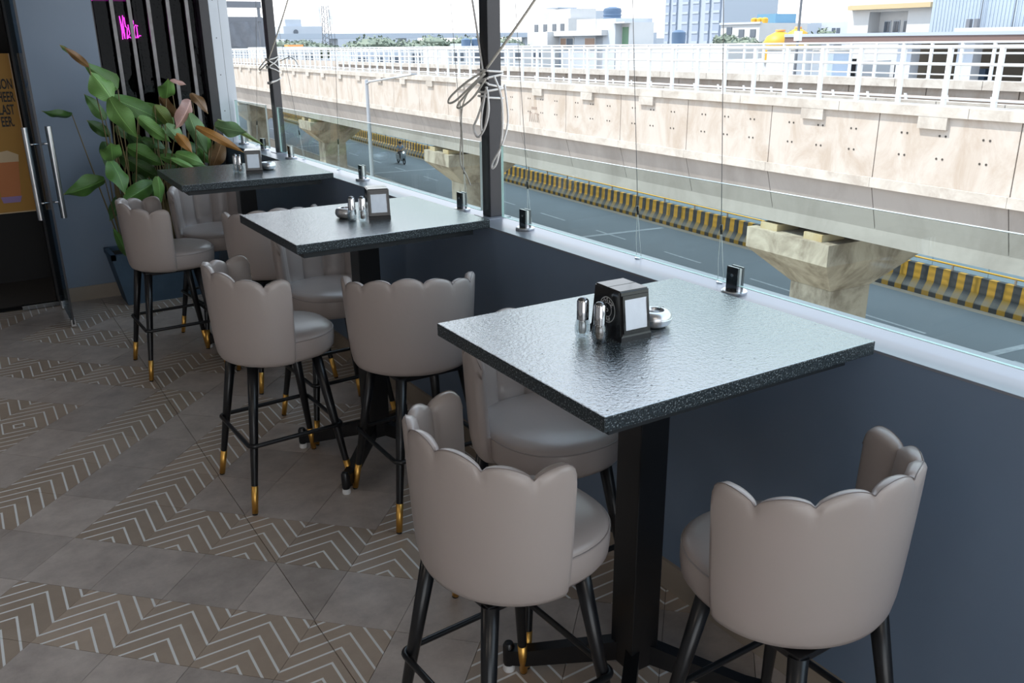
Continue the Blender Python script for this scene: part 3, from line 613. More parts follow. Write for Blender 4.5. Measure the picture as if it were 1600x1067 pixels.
def make_stool(label):
    t = thing('bar_stool', label, 'stool')
    piv = []
    sh, rim = shell(); b_ = part('backrest', sh, 'leather', t)
    part('stitched_seam', MB().tube(rim, .0008, 4), 'stitch', b_)
    st = part('seat', seat(), 'leather', t); part('piping', MB().tube([(x, y, .6565) for x, y in sup(.2115, .1975, .037, 2.35, 56)], .0022, 6, True), 'leather_seam', st)
    part('underframe', MB().box(-.14, .14, -.14, .14, .556, .572, bev=.003), 'black', t)
    for qx in (-1, 1):
        for qy in (-1, 1):
            def P(z): k = LB+(LT-LB)*z/LZ; return (qx*k, qy*k, z)
            lg = part('leg', MB().tube([P(.008), P(.11), P(.3), P(LZ-.01)], [.0105, .0125, .0165, .0205], 14), 'black', t)
            part('ferrule', MB().tube([P(.006), P(.113)], [.0115, .0135], 14), 'gold', lg)
            part('foot_cap', MB().tube([P(0), P(.007)], .0105, 12), 'black_gloss', lg)
    zr = .272; kk = LB+(LT-LB)*zr/LZ+.0145+.006; pts = []
    for cx, cy, a0 in ((1, 1, 0), (-1, 1, 90), (-1, -1, 180), (1, -1, 270)):
        for q in range(5): a = math.radians(a0+q*22.5); pts.append((cx*(kk-.022)+.022*cos(a), cy*(kk-.022)+.022*sin(a), zr))
    part('footrest_ring', MB().tube(pts, .0085, 10, True), 'black', t)
    return t
STO = [  # x, y, base turn, seat turn, seat shift, label
    (.918, 1.478, 3, 1, (-.004, -.003), 'taupe bar stool at the left side of the nearest table'),
    (1.345, 1.0, 90, 89, (.012, .008), 'taupe bar stool in the bottom right corner in front of the nearest table'),
    (1.330, 1.912, -89, -90, (0, 0), 'taupe bar stool behind the nearest table with its seat under the top'),
    (.932, 3.203, 2, 2, (-.02, -.018), 'taupe bar stool at the left side of the middle table'),
    (1.343, 2.768, 90, 63, (-.015, .005), 'taupe bar stool in front of the middle table with its back square to the camera'),
    (1.350, 3.650, -88, -88, (0, 0), 'taupe bar stool behind the middle table'),
    (.893, 4.888, 1, -6, (.002, 0), 'taupe bar stool at the left side of the farthest table next to the planter'),
    (1.335, 4.375, 90, 84, (0, 0), 'taupe bar stool in front of the farthest table mostly hidden by the middle table'),
    (1.262, 5.270, -83, -86, (0, 0), 'taupe bar stool behind the farthest table')]
s0 = None
for x, y, a, b_, of_, l in STO:
    if s0 is None: s0 = make_stool(l); t = s0
    else: t = copytree(s0, None, l)
    t.location = (x, y, 0); t.rotation_euler = (0, 0, math.radians(a)); t['group'] = 'taupe petal back bar stools'
    for ch in t.children:
        if ch.name.startswith(('backrest', 'seat')): ch.rotation_euler = (0, 0, math.radians(b_-a)); ch.location = Matrix.Rotation(-math.radians(a), 3, 'Z') @ Vector((of_[0], of_[1], 0))

# ================================================================== THINGS ON THE TABLES
def dispenser(label):
    t = thing('napkin_dispenser', label, 'napkin holder')
    w, d, h = .043, .062, .119   # half width, half depth; tapers in depth towards the top
    def ring(z, kw, kd): return [(-w*kw, -d*kd, z), (w*kw, -d*kd, z), (w*kw, d*kd, z), (-w*kw, d*kd, z)]
    bm = bmesh.new(); vs = [bm.verts.new(p) for p in ring(0, 1.01, 1.02)+ring(.012, 1.01, 1.02)+ring(.016, 1, 1)+ring(h, .98, .80)]
    for r_ in range(3):
        for i in range(4): bm.faces.new((vs[r_*4+i], vs[r_*4+(i+1) % 4], vs[r_*4+4+(i+1) % 4], vs[r_*4+4+i]))
    bm.faces.new(vs[3::-1]); bm.faces.new(vs[12:16]); bmesh.ops.recalc_face_normals(bm, faces=bm.faces)
    bmesh.ops.bevel(bm, geom=[e for e in bm.edges if abs(e.verts[0].co.z-e.verts[1].co.z) > .05 or e.verts[0].co.z > .1 and e.verts[1].co.z > .1], offset=.0035, segments=3, affect='EDGES')
    me = D.meshes.new('body'); bm.to_mesh(me); bm.free(); me.materials.append(M['black_gloss']); ob('body', me, t)
    def face(x, z, off): yy = -d*(1-(z-.016)/(h-.016)*.20); return (x, yy-off, z)     # a point on the sloping front face
    fr = MB(); X, Z0, Z1 = .037, .020, .108
    for (x0, x1, z0, z1) in ((-X, X, Z0, Z0+.008), (-X, X, Z1-.009, Z1), (-X, -X+.006, Z0, Z1), (X-.006, X, Z0, Z1)):
        fr.add([face(x0, z0, .0006), face(x1, z0, .0006), face(x1, z1, .0006), face(x0, z1, .0006), face(x0, z0, .003), face(x1, z0, .003), face(x1, z1, .003), face(x0, z1, .003)], [(4, 5, 6, 7), (0, 4, 7, 3), (1, 2, 6, 5), (3, 7, 6, 2), (0, 1, 5, 4)])
    part('window_frame', fr, 'black_gloss', t)
    nk = MB(); n_ = 7; pts = [face(-X+.006+(2*X-.012)*i/n_, Z0+.008+(Z1-Z0-.017)*j/n_, .0012+.0016*random.random()) for j in range(n_+1) for i in range(n_+1)]
    nk.add(pts, [(j*(n_+1)+i, j*(n_+1)+i+1, (j+1)*(n_+1)+i+1, (j+1)*(n_+1)+i) for j in range(n_) for i in range(n_)], True); part('napkin', nk, 'napkin', t)
    part('top_seam', MB().box(-.042, .042, -.0006, .0006, h-.0002, h+.0003), 'dark', t)
    # printed roundel on the side: ring, inner ring and lettering
    def side(y, z): return (-w*(1-.03*(z-.016)/(h-.016))-.0006, y, z)
    cz, cy = .066, -.004
    for rad_, tk in ((.030, .0011), (.0165, .0008)):
        vs = []; N = 48
        for q in range(N): a = 2*pi*q/N; vs += [side(cy+(rad_-tk)*cos(a), cz+(rad_-tk)*sin(a)), side(cy+(rad_+tk)*cos(a), cz+(rad_+tk)*sin(a))]
        part('printed_ring', MB().add(vs, [(2*q, 2*((q+1) % N), 2*((q+1) % N)+1, 2*q+1) for q in range(N)]), 'logo', t)
    def arc_text(s, a0, da, up):
        for i, chh in enumerate(s):
            a = math.radians(a0+da*i); o = ob('printed_letter', text_mesh(chh, .0125, 'letter', M['logo'], .0002, True), t)
            o.matrix_local = Matrix.Translation((-w-.0006, cy-.0232*cos(a), cz+.0232*sin(a))) @ Matrix(((0, 0, -1, 0), (-1, 0, 0, 0), (0, 1, 0, 0), (0, 0, 0, 1))) @ Matrix.Rotation((a-pi/2)*-1 if up else -(a+pi/2), 4, 'Z')
    arc_text('NASHA', 40, 25, True); arc_text('BAR', 292, -22, False); arc_text('&', 180, 1, True)
    for s_, yy, zz in (('B', 0, .004),): 
        o = ob('printed_letter', text_mesh('@'.replace('@', 'o'), .02, 'letter', M['logo'], .0002), t); o.matrix_local = Matrix.Translation((-w-.0006, cy, cz+.001)) @ Matrix(((0, 0, -1, 0), (-1, 0, 0, 0), (0, 1, 0, 0), (0, 0, 0, 1)))
    return t
def shaker(label, fill):
    t = thing('shaker', label, 'shaker')
    part('glass_bulb', MB().lathe([(0, 0), (.014, 0), (.0165, .004), (.0185, .014), (.0185, .026), (.0155, .040), (.0130, .044), (.0112, .0435), (.0118, .040), (.0145, .028), (.0145, .014), (.011, .007), (0, .006)], 28), 'jar', t)
    part('contents', MB().lathe([(0, .0075), (.0075, .0085), (.0092, .013), (.0092, .030), (.0088, .038), (0, .039)], 20), fill, t)
    part('steel_cap', MB().lathe([(0, .043), (.0142, .043), (.0142, .086), (.0128, .090), (.008, .094), (0, .0955)], 28), 'chrome', t)
    part('cap_dome', MB().lathe([(.0123, .0905), (.0085, .0945), (.004, .0962), (0, .0966)], 20), 'darkchrome', t)
    return t
def ashtray(label):
    t = thing('ashtray', label, 'ashtray')
    part('bowl', MB().lathe([(0, 0), (.026, 0), (.036, .005), (.0415, .014), (.0425, .021), (.0425, .022), (.041, .031), (.036, .037), (.029, .0405), (.024, .040), (.0205, .036), (.020, .028), (.018, .012), (0, .009)], 40), 'steel', t)
    part('rim_band', MB().lathe([(.0427, .0205), (.0432, .0212), (.0432, .0222), (.0427, .0228)], 40), 'chrome', t)
    part('cigarette_rest', MB().box(.018, .038, -.0045, .0045, .036, .0405, bev=.001), 'darkchrome', t)
    return t
def put(o, x, y, deg): o.location = (x, y, TT); o.rotation_euler = (0, 0, math.radians(deg)); return o
d0 = dispenser('black napkin dispenser with a round silver print on the nearest table'); put(d0, 1.268, 1.503, -3)
put(copytree(d0, None, 'black napkin dispenser on the middle table'), 1.40, 3.175, -17); put(copytree(d0, None, 'black napkin dispenser on the farthest table'), 1.388, 4.757, -18)
a = shaker('glass salt shaker with steel cap on the nearest table left of the other shaker', 'salt'); put(a, 1.178, 1.533, 0)
b = shaker('glass pepper shaker with steel cap in front of the dispenser on the nearest table', 'pepper'); put(b, 1.188, 1.481, 0)
put(copytree(a, None, 'glass salt shaker on the middle table beside the ashtray'), 1.283, 3.155, 0); put(copytree(b, None, 'glass pepper shaker on the middle table against the dispenser'), 1.318, 3.133, 0)
put(copytree(a, None, 'glass salt shaker on the farthest table, left of its pair'), 1.300, 4.795, 0); put(copytree(b, None, 'glass pepper shaker on the farthest table next to the dispenser'), 1.312, 4.757, 0)
c = ashtray('round steel ashtray right of the dispenser on the nearest table'); put(c, 1.372, 1.500, 20)
put(copytree(c, None, 'round steel ashtray behind the shakers on the middle table'), 1.290, 3.235, 100); put(copytree(c, None, 'round steel ashtray right of the dispenser on the farthest table'), 1.478, 4.80, 60)
for o in D.objects:
    if o.parent is None and o.get('category') in ('napkin holder', 'shaker', 'ashtray'): o['group'] = {'napkin holder': 'napkin dispensers on the tables', 'shaker': 'salt and pepper shakers on the tables', 'ashtray': 'steel ashtrays on the tables'}[o['category']]

# ================================================================== PLANTER AND PLANT
t = thing('planter', 'square tapered blue grey planter on the floor by the far wall', 'planter', (1.16, 6.30, 0))
def frus(x0, x1, y0, y1, z0, X0, X1, Y0, Y1, z1): return [(x0, y0, z0), (x1, y0, z0), (x1, y1, z0), (x0, y1, z0), (X0, Y0, z1), (X1, Y0, z1), (X1, Y1, z1), (X0, Y1, z1)]
BX = [(0, 3, 2, 1), (4, 5, 6, 7), (0, 1, 5, 4), (1, 2, 6, 5), (2, 3, 7, 6), (3, 0, 4, 7)]
part('pot', MB().add(frus(-.30, .30, -.02, .24, 0, -.36, .36, -.05, .26, .33), [f for f in BX if f != (4, 5, 6, 7)]).add(frus(-.335, .335, -.025, .235, .30, -.335, .335, -.025, .235, .31), BX), 'planter', t)
part('rim', MB().box(-.365, -.335, -.055, .265, .33, .365).box(.335, .365, -.055, .265, .33, .365).box(-.365, .365, -.055, -.025, .33, .365).box(-.365, .365, .235, .265, .33, .365), 'planter', t)
part('soil', MB().box(-.335, .335, -.025, .235, .31, .34), 'soil', t)
plant = thing('broad_leaf_plant', 'tall broad leaf tropical plant with some browning leaves growing in the planter', 'plant', (1.16, 6.36, .34))
O_ = Vector((1.16, 6.36, .34)); cpos = Vector((0, 0, 1.709))
LV = [((0.99, 6.2, 1.443),(0.729, 6.203, 1.696), 0.158, 'g1', 'rolled'),((0.936, 6.15, 1.385),(0.851, 6.179, 1.542), 0.148, 'g2', ''),((0.901, 6.0, 1.402),(1.015, 5.971, 1.186), 0.135, 'g2', ''),((0.948, 6.25, 1.389),(1.234, 6.269, 1.241), 0.122, 'g1', ''),((0.903, 6.3, 1.252),(0.817, 6.337, 1.402), 0.08, 'g1', ''),((0.922, 6.35, 1.142),(0.806, 6.32, 1.246), 0.076, 'g0', ''),((0.712, 6.3, 1.291),(0.548, 6.166, 1.335), 0.061, 'g0', ''),((0.884, 6.15, 1.003),(0.875, 6.04, 1.122), 0.125, 'g2', ''),((0.856, 6.05, 1.015),(0.891, 5.947, 0.841), 0.123, 'g1', ''),((0.815, 6.1, 0.895),(0.588, 6.106, 0.836), 0.124, 'g1', ''),((0.993, 6.2, 1.08),(1.181, 6.143, 0.97), 0.112, 'g1', ''),((0.946, 6.3, 1.033),(1.177, 6.295, 0.86), 0.133, 'g0', ''),((1.06, 6.05, 1.274),(1.225, 6.065, 1.126), 0.091, 'g2', ''),((1.188, 6.15, 1.335),(1.288, 6.179, 1.194), 0.088, 'y', ''),((1.21, 6.0, 1.225),(1.302, 6.007, 1.106), 0.091, 'p', ''),((1.277, 6.2, 1.373),(1.274, 6.065, 1.495), 0.103, 'g2', ''),((1.254, 6.3, 1.38),(1.337, 6.184, 1.251), 0.081, 'b', ''),((1.409, 6.1, 1.362),(1.279, 5.989, 1.218), 0.102, 'k', ''),((1.464, 6.3, 1.397),(1.522, 6.19, 1.282), 0.072, 'b', ''),((1.375, 6.05, 1.282),(1.454, 6.061, 1.05), 0.111, 'p', ''),((1.484, 6.2, 1.134),(1.529, 6.188, 0.97), 0.076, 'g2', ''),((1.266, 6.0, 1.173),(1.328, 5.925, 1.061), 0.068, 'o', ''),((1.385, 5.95, 1.204),(1.624, 5.854, 1.054), 0.059, 'o', ''),((1.517, 6.0, 1.198),(1.67, 5.879, 1.168), 0.111, 'p', ''),((1.555, 6.05, 1.233),(1.794, 5.924, 1.077), 0.033, 'y', ''),((1.576, 6.1, 1.074),(1.503, 6.133, 0.919), 0.113, 'b', ''),((1.248, 6.0, 1.04),(1.386, 5.929, 0.976), 0.087, 'g2', ''),((1.168, 6.1, 1.016),(1.429, 6.016, 0.943), 0.079, 'g1', ''),((1.204, 5.95, 1.015),(1.33, 5.899, 0.947), 0.041, 'g2', ''),((1.113, 5.98, 0.903),(1.099, 5.994, 0.72), 0.073, 'g2', ''),((1.097, 6.05, 0.855),(0.895, 6.005, 0.77), 0.115, 'g1', ''),((1.348, 6.35, 1.478),(1.446, 6.382, 1.454), 0.039, 'k', ''),((0.886, 6.15, 0.373),(0.809, 6.013, 0.591), 0.061, 'g1', ''),((0.838, 6.17, 1.583),(0.709, 6.047, 1.699), 0.046, 'b', ''),((1.129, 6.35, 1.327),(1.328, 6.29, 1.27), 0.072, 'g2', ''),((1.288, 6.35, 1.33),(1.329, 6.34, 1.2), 0.067, 'g1', ''),((1.035, 6.4, 1.156),(1.112, 6.268, 1.04), 0.087, 'g0', ''),((1.159, 6.4, 1.055),(1.299, 6.336, 0.978), 0.107, 'g0', ''),((0.891, 6.4, 1.104),(0.882, 6.274, 0.924), 0.096, 'g0', ''),((1.034, 6.4, 0.949),(1.161, 6.28, 0.879), 0.107, 'g0', ''),((1.109, 6.3, 1.119),(1.229, 6.248, 1.054), 0.076, 'g0', ''),((1.377, 6.35, 1.076),(1.461, 6.317, 0.967), 0.097, 'g0', ''),((1.465, 6.3, 1.033),(1.51, 6.23, 0.94), 0.082, 'g1', ''),((1.037, 6.35, 0.892),(1.125, 6.314, 0.783), 0.115, 'g0', ''),((1.232, 6.35, 0.918),(1.348, 6.368, 0.82), 0.106, 'g0', ''),((0.973, 6.4, 1.201),(1.046, 6.389, 1.116), 0.067, 'g0', ''),((1.389, 6.3, 0.932),(1.458, 6.187, 0.864), 0.106, 'g0', ''),((1.179, 6.3, 1.196),(1.272, 6.341, 1.147), 0.067, 'g1', ''),((1.141, 6.2, 0.775),(1.029, 6.241, 0.633), 0.085, 'g0', ''),((0.93, 6.3, 0.761),(0.829, 6.225, 0.626), 0.076, 'g0', ''),((1.163, 6.25, 1.291),(1.25, 6.244, 1.216), 0.085, 'g1', '')]
rl = random.Random(11)
for B, T, w, c_, k_ in LV:
    B = Vector(B); T = Vector(T); T = B+(T-B)*1.12; B.y = min(B.y, 6.5); T.y = min(T.y, 6.53); ax = T-B; Ln = ax.length; tocam = (cpos-(B+T)/2).normalized()
    side = ax.cross(tocam).normalized(); nrm = side.cross(ax).normalized()
    if nrm.dot(tocam) < 0: nrm = -nrm
    tilt = rl.uniform(-.55, .55); sd_ = (side*cos(tilt)+nrm*sin(tilt)); nn = sd_.cross(ax).normalized()
    if nn.dot(tocam) < 0: nn = -nn
    N, Mh = 14, 4; vs = []; uv = []; bend = rl.uniform(.04, .12)*Ln*(1 if k_ != 'rolled' else .1); ph = rl.uniform(0, 6); fold = rl.uniform(.15, .6)
    for i in range(N+1):
        s = i/N; cpt = B+ax*s+nn*(4*bend*s*(1-s))+Vector((0, 0, -.03*Ln*s*s))
        ww = w*.5*1.02*(sin(pi*min(1, s*.97+.03)**.85))**.6*(1-s**7) if k_ != 'rolled' else w*.5*(.16+.95*max(0, 1-s/.55)**.8)*min(1, s*9+.1)
        if i == N: ww = 0.0008
        for j in range(-Mh, Mh+1):
            f = j/Mh; off = sd_*(ww*f)+nn*(-abs(f)*ww*fold+.32*ww*abs(f)**2*sin(ph+s*9+(1 if f > 0 else 2.2)))
            p = cpt+off; p.y = min(p.y, 6.585); vs.append(p-O_); uv.append((f, s))
    K = 2*Mh+1; fs = [(i*K+j, i*K+j+1, (i+1)*K+j+1, (i+1)*K+j) for i in range(N) for j in range(K-1)]
    a_, b__, c__ = vs[fs[40][0]], vs[fs[40][1]], vs[fs[40][2]]
    if (b__-a_).cross(c__-a_).dot(tocam) < 0: fs = [f[::-1] for f in fs]
    lf = ob('leaf', MB().add(vs, fs, True).mesh('leaf', LM[c_], uv), plant)
    root = Vector((min(max(B.x+rl.uniform(-.12, .1), .9), 1.42), min(max(B.y+.05, 6.32), 6.48), .335)); midp = (root+B)/2+Vector((rl.uniform(-.04, .04), -.02, .08)); st = []
    for i in range(9): s = i/8; p = root*(1-s)**2+midp*2*s*(1-s)+B*s*s; p.y = min(p.y, 6.58); st.append(p-O_)
    part('stem', MB().tube(st, [.006-.003*i/8 for i in range(9)], 6), 'stem', lf)
# ================================================================== OUTSIDE: the road frame (u along the road, v across it)
th_ = math.atan(.068); UX, UY = sin(th_), cos(th_)
def W3(u, v, z): return Vector((UX*u+UY*v, UY*u-UX*v, z))
ROT = -th_                       # an object with this turn has local y along u and local x along v
RZ = -7.5
def gz(u): return -.0044*(u-25)    # the viaduct falls gently
def uvbox(mb, u0, u1, v0, v1, z0, z1, slope=False, O=None):
    s0_, s1_ = (gz(u0), gz(u1)) if slope else (0, 0); O = O or Vector((0, 0, 0))
    vs = [W3(u, v, z+(s0_ if u == u0 else s1_))-O for z in (z0, z1) for v in (v0, v1) for u in (u0, u1)]
    return mb.add(vs, [(0, 1, 3, 2), (4, 6, 7, 5), (0, 4, 5, 1), (2, 3, 7, 6), (0, 2, 6, 4), (1, 5, 7, 3)])
def local_box(mb, v0, v1, u0, u1, z0, z1, **k): return mb.box(v0, v1, u0, u1, z0, z1, **k)
# ground and road
gr = part('ground', MB().add([W3(-60, 4, RZ-.06), W3(-60, 900, RZ-.06), W3(1500, 900, RZ-.06), W3(1500, -300, RZ-.06), W3(9, -300, RZ-.06), W3(9, 4, RZ-.06)], [(0, 5, 4, 3, 2, 1)]), 'ground'); gr['kind'] = 'structure'
rd = part('road', uvbox(MB(), -40, 260, 21.75, 29.5, RZ-.3, RZ), 'asphalt'); rd['kind'] = 'structure'
rd2 = part('far_carriageway', uvbox(MB(), -40, 260, 29.9, 44, RZ-.3, RZ-.01), 'asphalt'); rd2['kind'] = 'structure'
sw = part('pavement', uvbox(MB(), -40, 260, 3.0, 21.55, RZ-.3, RZ+.12), 'paving'); sw['kind'] = 'structure'
kb = MB()
sw_k = part('kerb', uvbox(MB(), -40, 260, 21.55, 21.75, RZ-.3, RZ+.16), 'copcon'); sw_k['kind'] = 'structure'
u = -5.2
while u < 150:
    o = part('lane_dash', uvbox(MB(), u, u+2.55, 24.76, 24.88, RZ, RZ+.006), 'roadpaint', rd); u += 5.55
part('dust_strip', uvbox(MB(), -40, 200, 28.35, 28.75, RZ, RZ+.005), 'paving', rd)
for uu_ in (14.6, 35, 61.5, 82): 
    part('cross_line', MB().add([W3(uu_-.22, 28.1, RZ+.008), W3(uu_+.05, 28.1, RZ+.008), W3(uu_+.45, 21.9, RZ+.008), W3(uu_+.12, 21.9, RZ+.008)], [(0, 1, 2, 3)]), 'roadpaint', rd)  # faint pale lines across the lanes, borrowing the dash colour
# black and yellow barrier: 3 m precast units
prof = [(0, 0), (.34, 0), (.30, .18), (.30, .18), (.13, .48), (.10, 1.08), (-.10, 1.08), (-.13, .48), (-.30, .18), (-.34, .18), (-.34, 0)]
prof = [(-.34, 0), (.34, 0), (.34, .18), (.13, .50), (.10, 1.08), (-.10, 1.08), (-.13, .50), (-.34, .18)]
def barrier_mesh():
    n = len(prof); L_ = 2.985; vs = [(x, 0, z) for x, z in prof]+[(x, L_, z) for x, z in prof]
    fs = [tuple(range(n)), tuple(range(2*n-1, n-1, -1))]+[(i, n+i, n+(i+1) % n, (i+1) % n) for i in range(n)]
    return MB().add(vs, fs).mesh('unit', M['stripe'])
bt = thing('road_barrier', 'long black and yellow striped concrete barrier along the road with a pipe rail', 'barrier', W3(0, 29.05, RZ), ROT)
bm_ = barrier_mesh()
for k in range(-4, 40): ob('barrier_unit', bm_, bt, (0, 3*k, 0))
part('pipe_rail', MB().tube([(-.03, -12, 1.3), (-.03, 120, 1.3)], .035, 8), 'yellowtank', bt)
rp = MB().box(-.06, 0, -.03, .03, 1.08, 1.32).mesh('rail_bracket', M['pipe'])
for k in range(-5, 50): ob('rail_bracket', rp, bt, (0, 2.4*k, 0))
ft = thing('hoarding', 'pale blue sheet hoarding on the far side of the road', 'fence', W3(0, 31.3, RZ), ROT)
fm = MB().box(-.03, .03, 0.01, 2.39, .1, 1.55).mesh('sheet', M['fence'])
for k in range(-6, 46): ob('sheet', fm, ft, (0, 2.4*k, 0))
part('posts', MB().box(.03, .1, -14, 110, 1.2, 1.28).box(.03, .1, -14, 110, .4, .48), 'telecom', ft)
# ------------------------------------------------------------------ metro viaduct
V0, Z0_ = 15.38, .39
vi = thing('viaduct', 'long weathered concrete rail viaduct on hammerhead piers with white railings', 'viaduct', (0, 0, 0))
U0, U1 = -11.7, 140.4
k = 0; u = U0; pk = 0
while u < U1-.1:
    if u < 75:
        pn = uvbox(MB(), u+.012, u+2.988, V0, V0+.16, Z0_-1.5, Z0_-.19, True)
        hu = []
        part('parapet_panel', pn, 'panelcon', vi)
        cx_ = uvbox(MB(), u+1.0+.006, u+4.0-.006, V0-.08, V0+.5, Z0_-.19, Z0_, True); part('coping_block', cx_, 'copcon', vi)
        if not (16 < u+1.7 < 18.5): part('coping_bracket', uvbox(MB(), u+1.42, u+2.05, V0-.075, V0+.02, Z0_-.42, Z0_-.18, True), 'copcon', vi)
        part('ledge_block', uvbox(MB(), u+.004, u+2.996, V0-.07, V0+.25, Z0_-1.70, Z0_-1.5, True), 'copcon', vi)
        # inclined girder web below the ledge
        a = [W3(q, v, z+gz(q)) for q in (u+.01, u+2.99) for v, z in ((V0+.02, Z0_-1.70), (V0+.39, Z0_-2.94), (V0+.75, Z0_-2.94), (V0+.4, Z0_-1.70))]
        part('girder_web', MB().add(a, [(0, 3, 2, 1), (4, 5, 6, 7), (0, 1, 5, 4), (1, 2, 6, 5), (2, 3, 7, 6), (3, 0, 4, 7)]), 'webcon', vi)
    else:
        a = [W3(q, v, z+gz(q)) for q in (u, u+3) for v, z in ((V0-.08, Z0_), (V0-.08, Z0_-.19), (V0, Z0_-.19), (V0, Z0_-1.5), (V0-.07, Z0_-1.5), (V0-.07, Z0_-1.7), (V0+.02, Z0_-1.7), (V0+.39, Z0_-2.94), (V0+.75, Z0_-2.94), (V0+.5, Z0_))]
        part('girder_segment', MB().add(a, [tuple(range(10)), tuple(range(19, 9, -1))]+[(i, 10+i, 10+(i+1) % 10, (i+1) % 10) for i in range(10)]), 'panelcon', vi)
    u += 3
dk = MB(); FV = V0+9.4
def strip(v0, z0, v1, z1, mb=dk): mb.add([W3(U0, v0, z0+gz(U0)), W3(U1, v0, z0+gz(U1)), W3(U1, v1, z1+gz(U1)), W3(U0, v1, z1+gz(U0))], [(0, 1, 2, 3)])
bb = uvbox(MB(), U0, U1, V0+.3, V0+3.3, Z0_-2.95, Z0_-1.5, True); uvbox(bb, U0, U1, V0+.45, FV+.3, Z0_-1.5, Z0_-1.15, True); part('deck_slab', bb, 'webcon', vi)
part('joint_filler', uvbox(MB(), U0, U1, V0+.06, V0+.14, Z0_-1.6, Z0_-.2, True), 'joint', vi)
u = U0
while u < 75:
    part('far_parapet_panel', uvbox(MB(), u+.02, u+2.98, FV+.1, FV+.35, Z0_-1.2, Z0_-.2, True), 'panelcon', vi)
    part('far_coping_block', uvbox(MB(), u+1.01, u+3.99, FV-.15, FV+.4, Z0_-.2, Z0_+.05, True), 'copcon', vi); u += 3
part('far_parapet_run', uvbox(MB(), u, U1, FV+.1, FV+.35, Z0_-1.2, Z0_+.05, True), 'panelcon', vi)
part('conduit', MB().tube([W3(U0, FV-.1, Z0_-.5+gz(U0)), W3(U1, FV-.1, Z0_-.5+gz(U1))], .07, 8), 'pipe', vi); part('conduit', MB().tube([W3(U0, FV-.1, Z0_-.72+gz(U0)), W3(U1, FV-.1, Z0_-.72+gz(U1))], .06, 8), 'pipe', vi)
cm_ = None
for k in range(0, 70):
    uq = -6+k*1.45; o = part('conduit_clamp', MB().add([W3(uq, FV-.2, Z0_-.8+gz(uq)), W3(uq+.1, FV-.2, Z0_-.8+gz(uq)), W3(uq+.22, FV-.2, Z0_-.38+gz(uq)), W3(uq+.12, FV-.2, Z0_-.38+gz(uq)), W3(uq, FV-.17, Z0_-.8+gz(uq)), W3(uq+.1, FV-.17, Z0_-.8+gz(uq)), W3(uq+.22, FV-.17, Z0_-.38+gz(uq)), W3(uq+.12, FV-.17, Z0_-.38+gz(uq))], [(0, 3, 2, 1), (4, 5, 6, 7), (0, 1, 5, 4), (1, 2, 6, 5), (2, 3, 7, 6), (3, 0, 4, 7)]), 'railwhite', vi)
# inner concrete upstand seen just inside the near railing
u = -6
while u < 60: part('upstand_block', uvbox(MB(), u+.01, u+1.49, V0+1.3, V0+1.5, Z0_-1.1, Z0_+.0, True), 'copcon', vi); u += 1.5
# tie holes in the near panels: small dark plugs
for k in range(0, 9):
    pu = 3.3+3*k
    for du in (.55, 1.45, 2.3):
        for dz in (.55, .98):
            for e in (0, .13):
                p_ = W3(pu+du+e, V0-.004, Z0_-dz+gz(pu)); part('tie_hole', MB().lathe([(0, -.004), (.022, -.004), (.022, .004), (0, .004)], 8), 'joint', vi, loc=p_).rotation_euler = (0, pi/2, ROT)
mk = MB()
for a_, b__ in ((26.62, 26.62), (26.5, 26.55), (26.38, 26.42), (26.25, 26.3), (26.12, 26.12), (26.0, 26.06)): mk.tube([W3(a_, V0-.004, -.92), W3(b__, V0-.004, -.62)], .012, 4)
mk.tube([W3(26.62, V0-.004, -.62), W3(26.5, V0-.004, -.62)], .012, 4).tube([W3(26.25, V0-.004, -.62), W3(26.0, V0-.004, -.66)], .012, 4)
part('scrawled_mark', mk, 'pipe', vi)
part('painted_patch', uvbox(MB(), 26.15, 26.5, V0-.006, V0, -.5, -.42), 'pipe', vi)
def railing(label, v, umin, umax, n_ind, zoff):
    t = thing('railing', label, 'railing', (0, 0, 0)); O = Vector((0, 0, 0))
    pm = MB().box(-.035, .035, -.04, .04, .0, 1.06).box(-.07, .07, -.09, .09, 0, .015).mesh('post', M['railwhite'])
    u = umin; k = 0; far_ = MB()
    while u < umax:
        p_ = W3(u, v, Z0_+zoff+gz(u))
        if k < n_ind:
            ob('post', pm, t, p_, ROT)
        else: uvbox(far_, u-.04, u+.04, v-.035, v+.035, Z0_+zoff, Z0_+zoff+1.06, True)
        u += 1.02; k += 1
    if far_.v: o = part('distant_posts', far_, 'railwhite', t); o['kind'] = 'stuff'
    for h, r_ in ((1.08, .035), (.77, .028), (.15, .022)):
        part('rail', MB().tube([W3(umin-.5, v, Z0_+zoff+h+gz(umin)), W3(umax, v, Z0_+zoff+h+gz(umax))], r_, 8), 'railwhite', t)
railing('white steel railing along the near edge of the viaduct', V0+.1, -8.4, 138, 75, 0)
railing('white steel railing along the far edge of the viaduct', FV+.12, -8.2, 138, 60, .05)
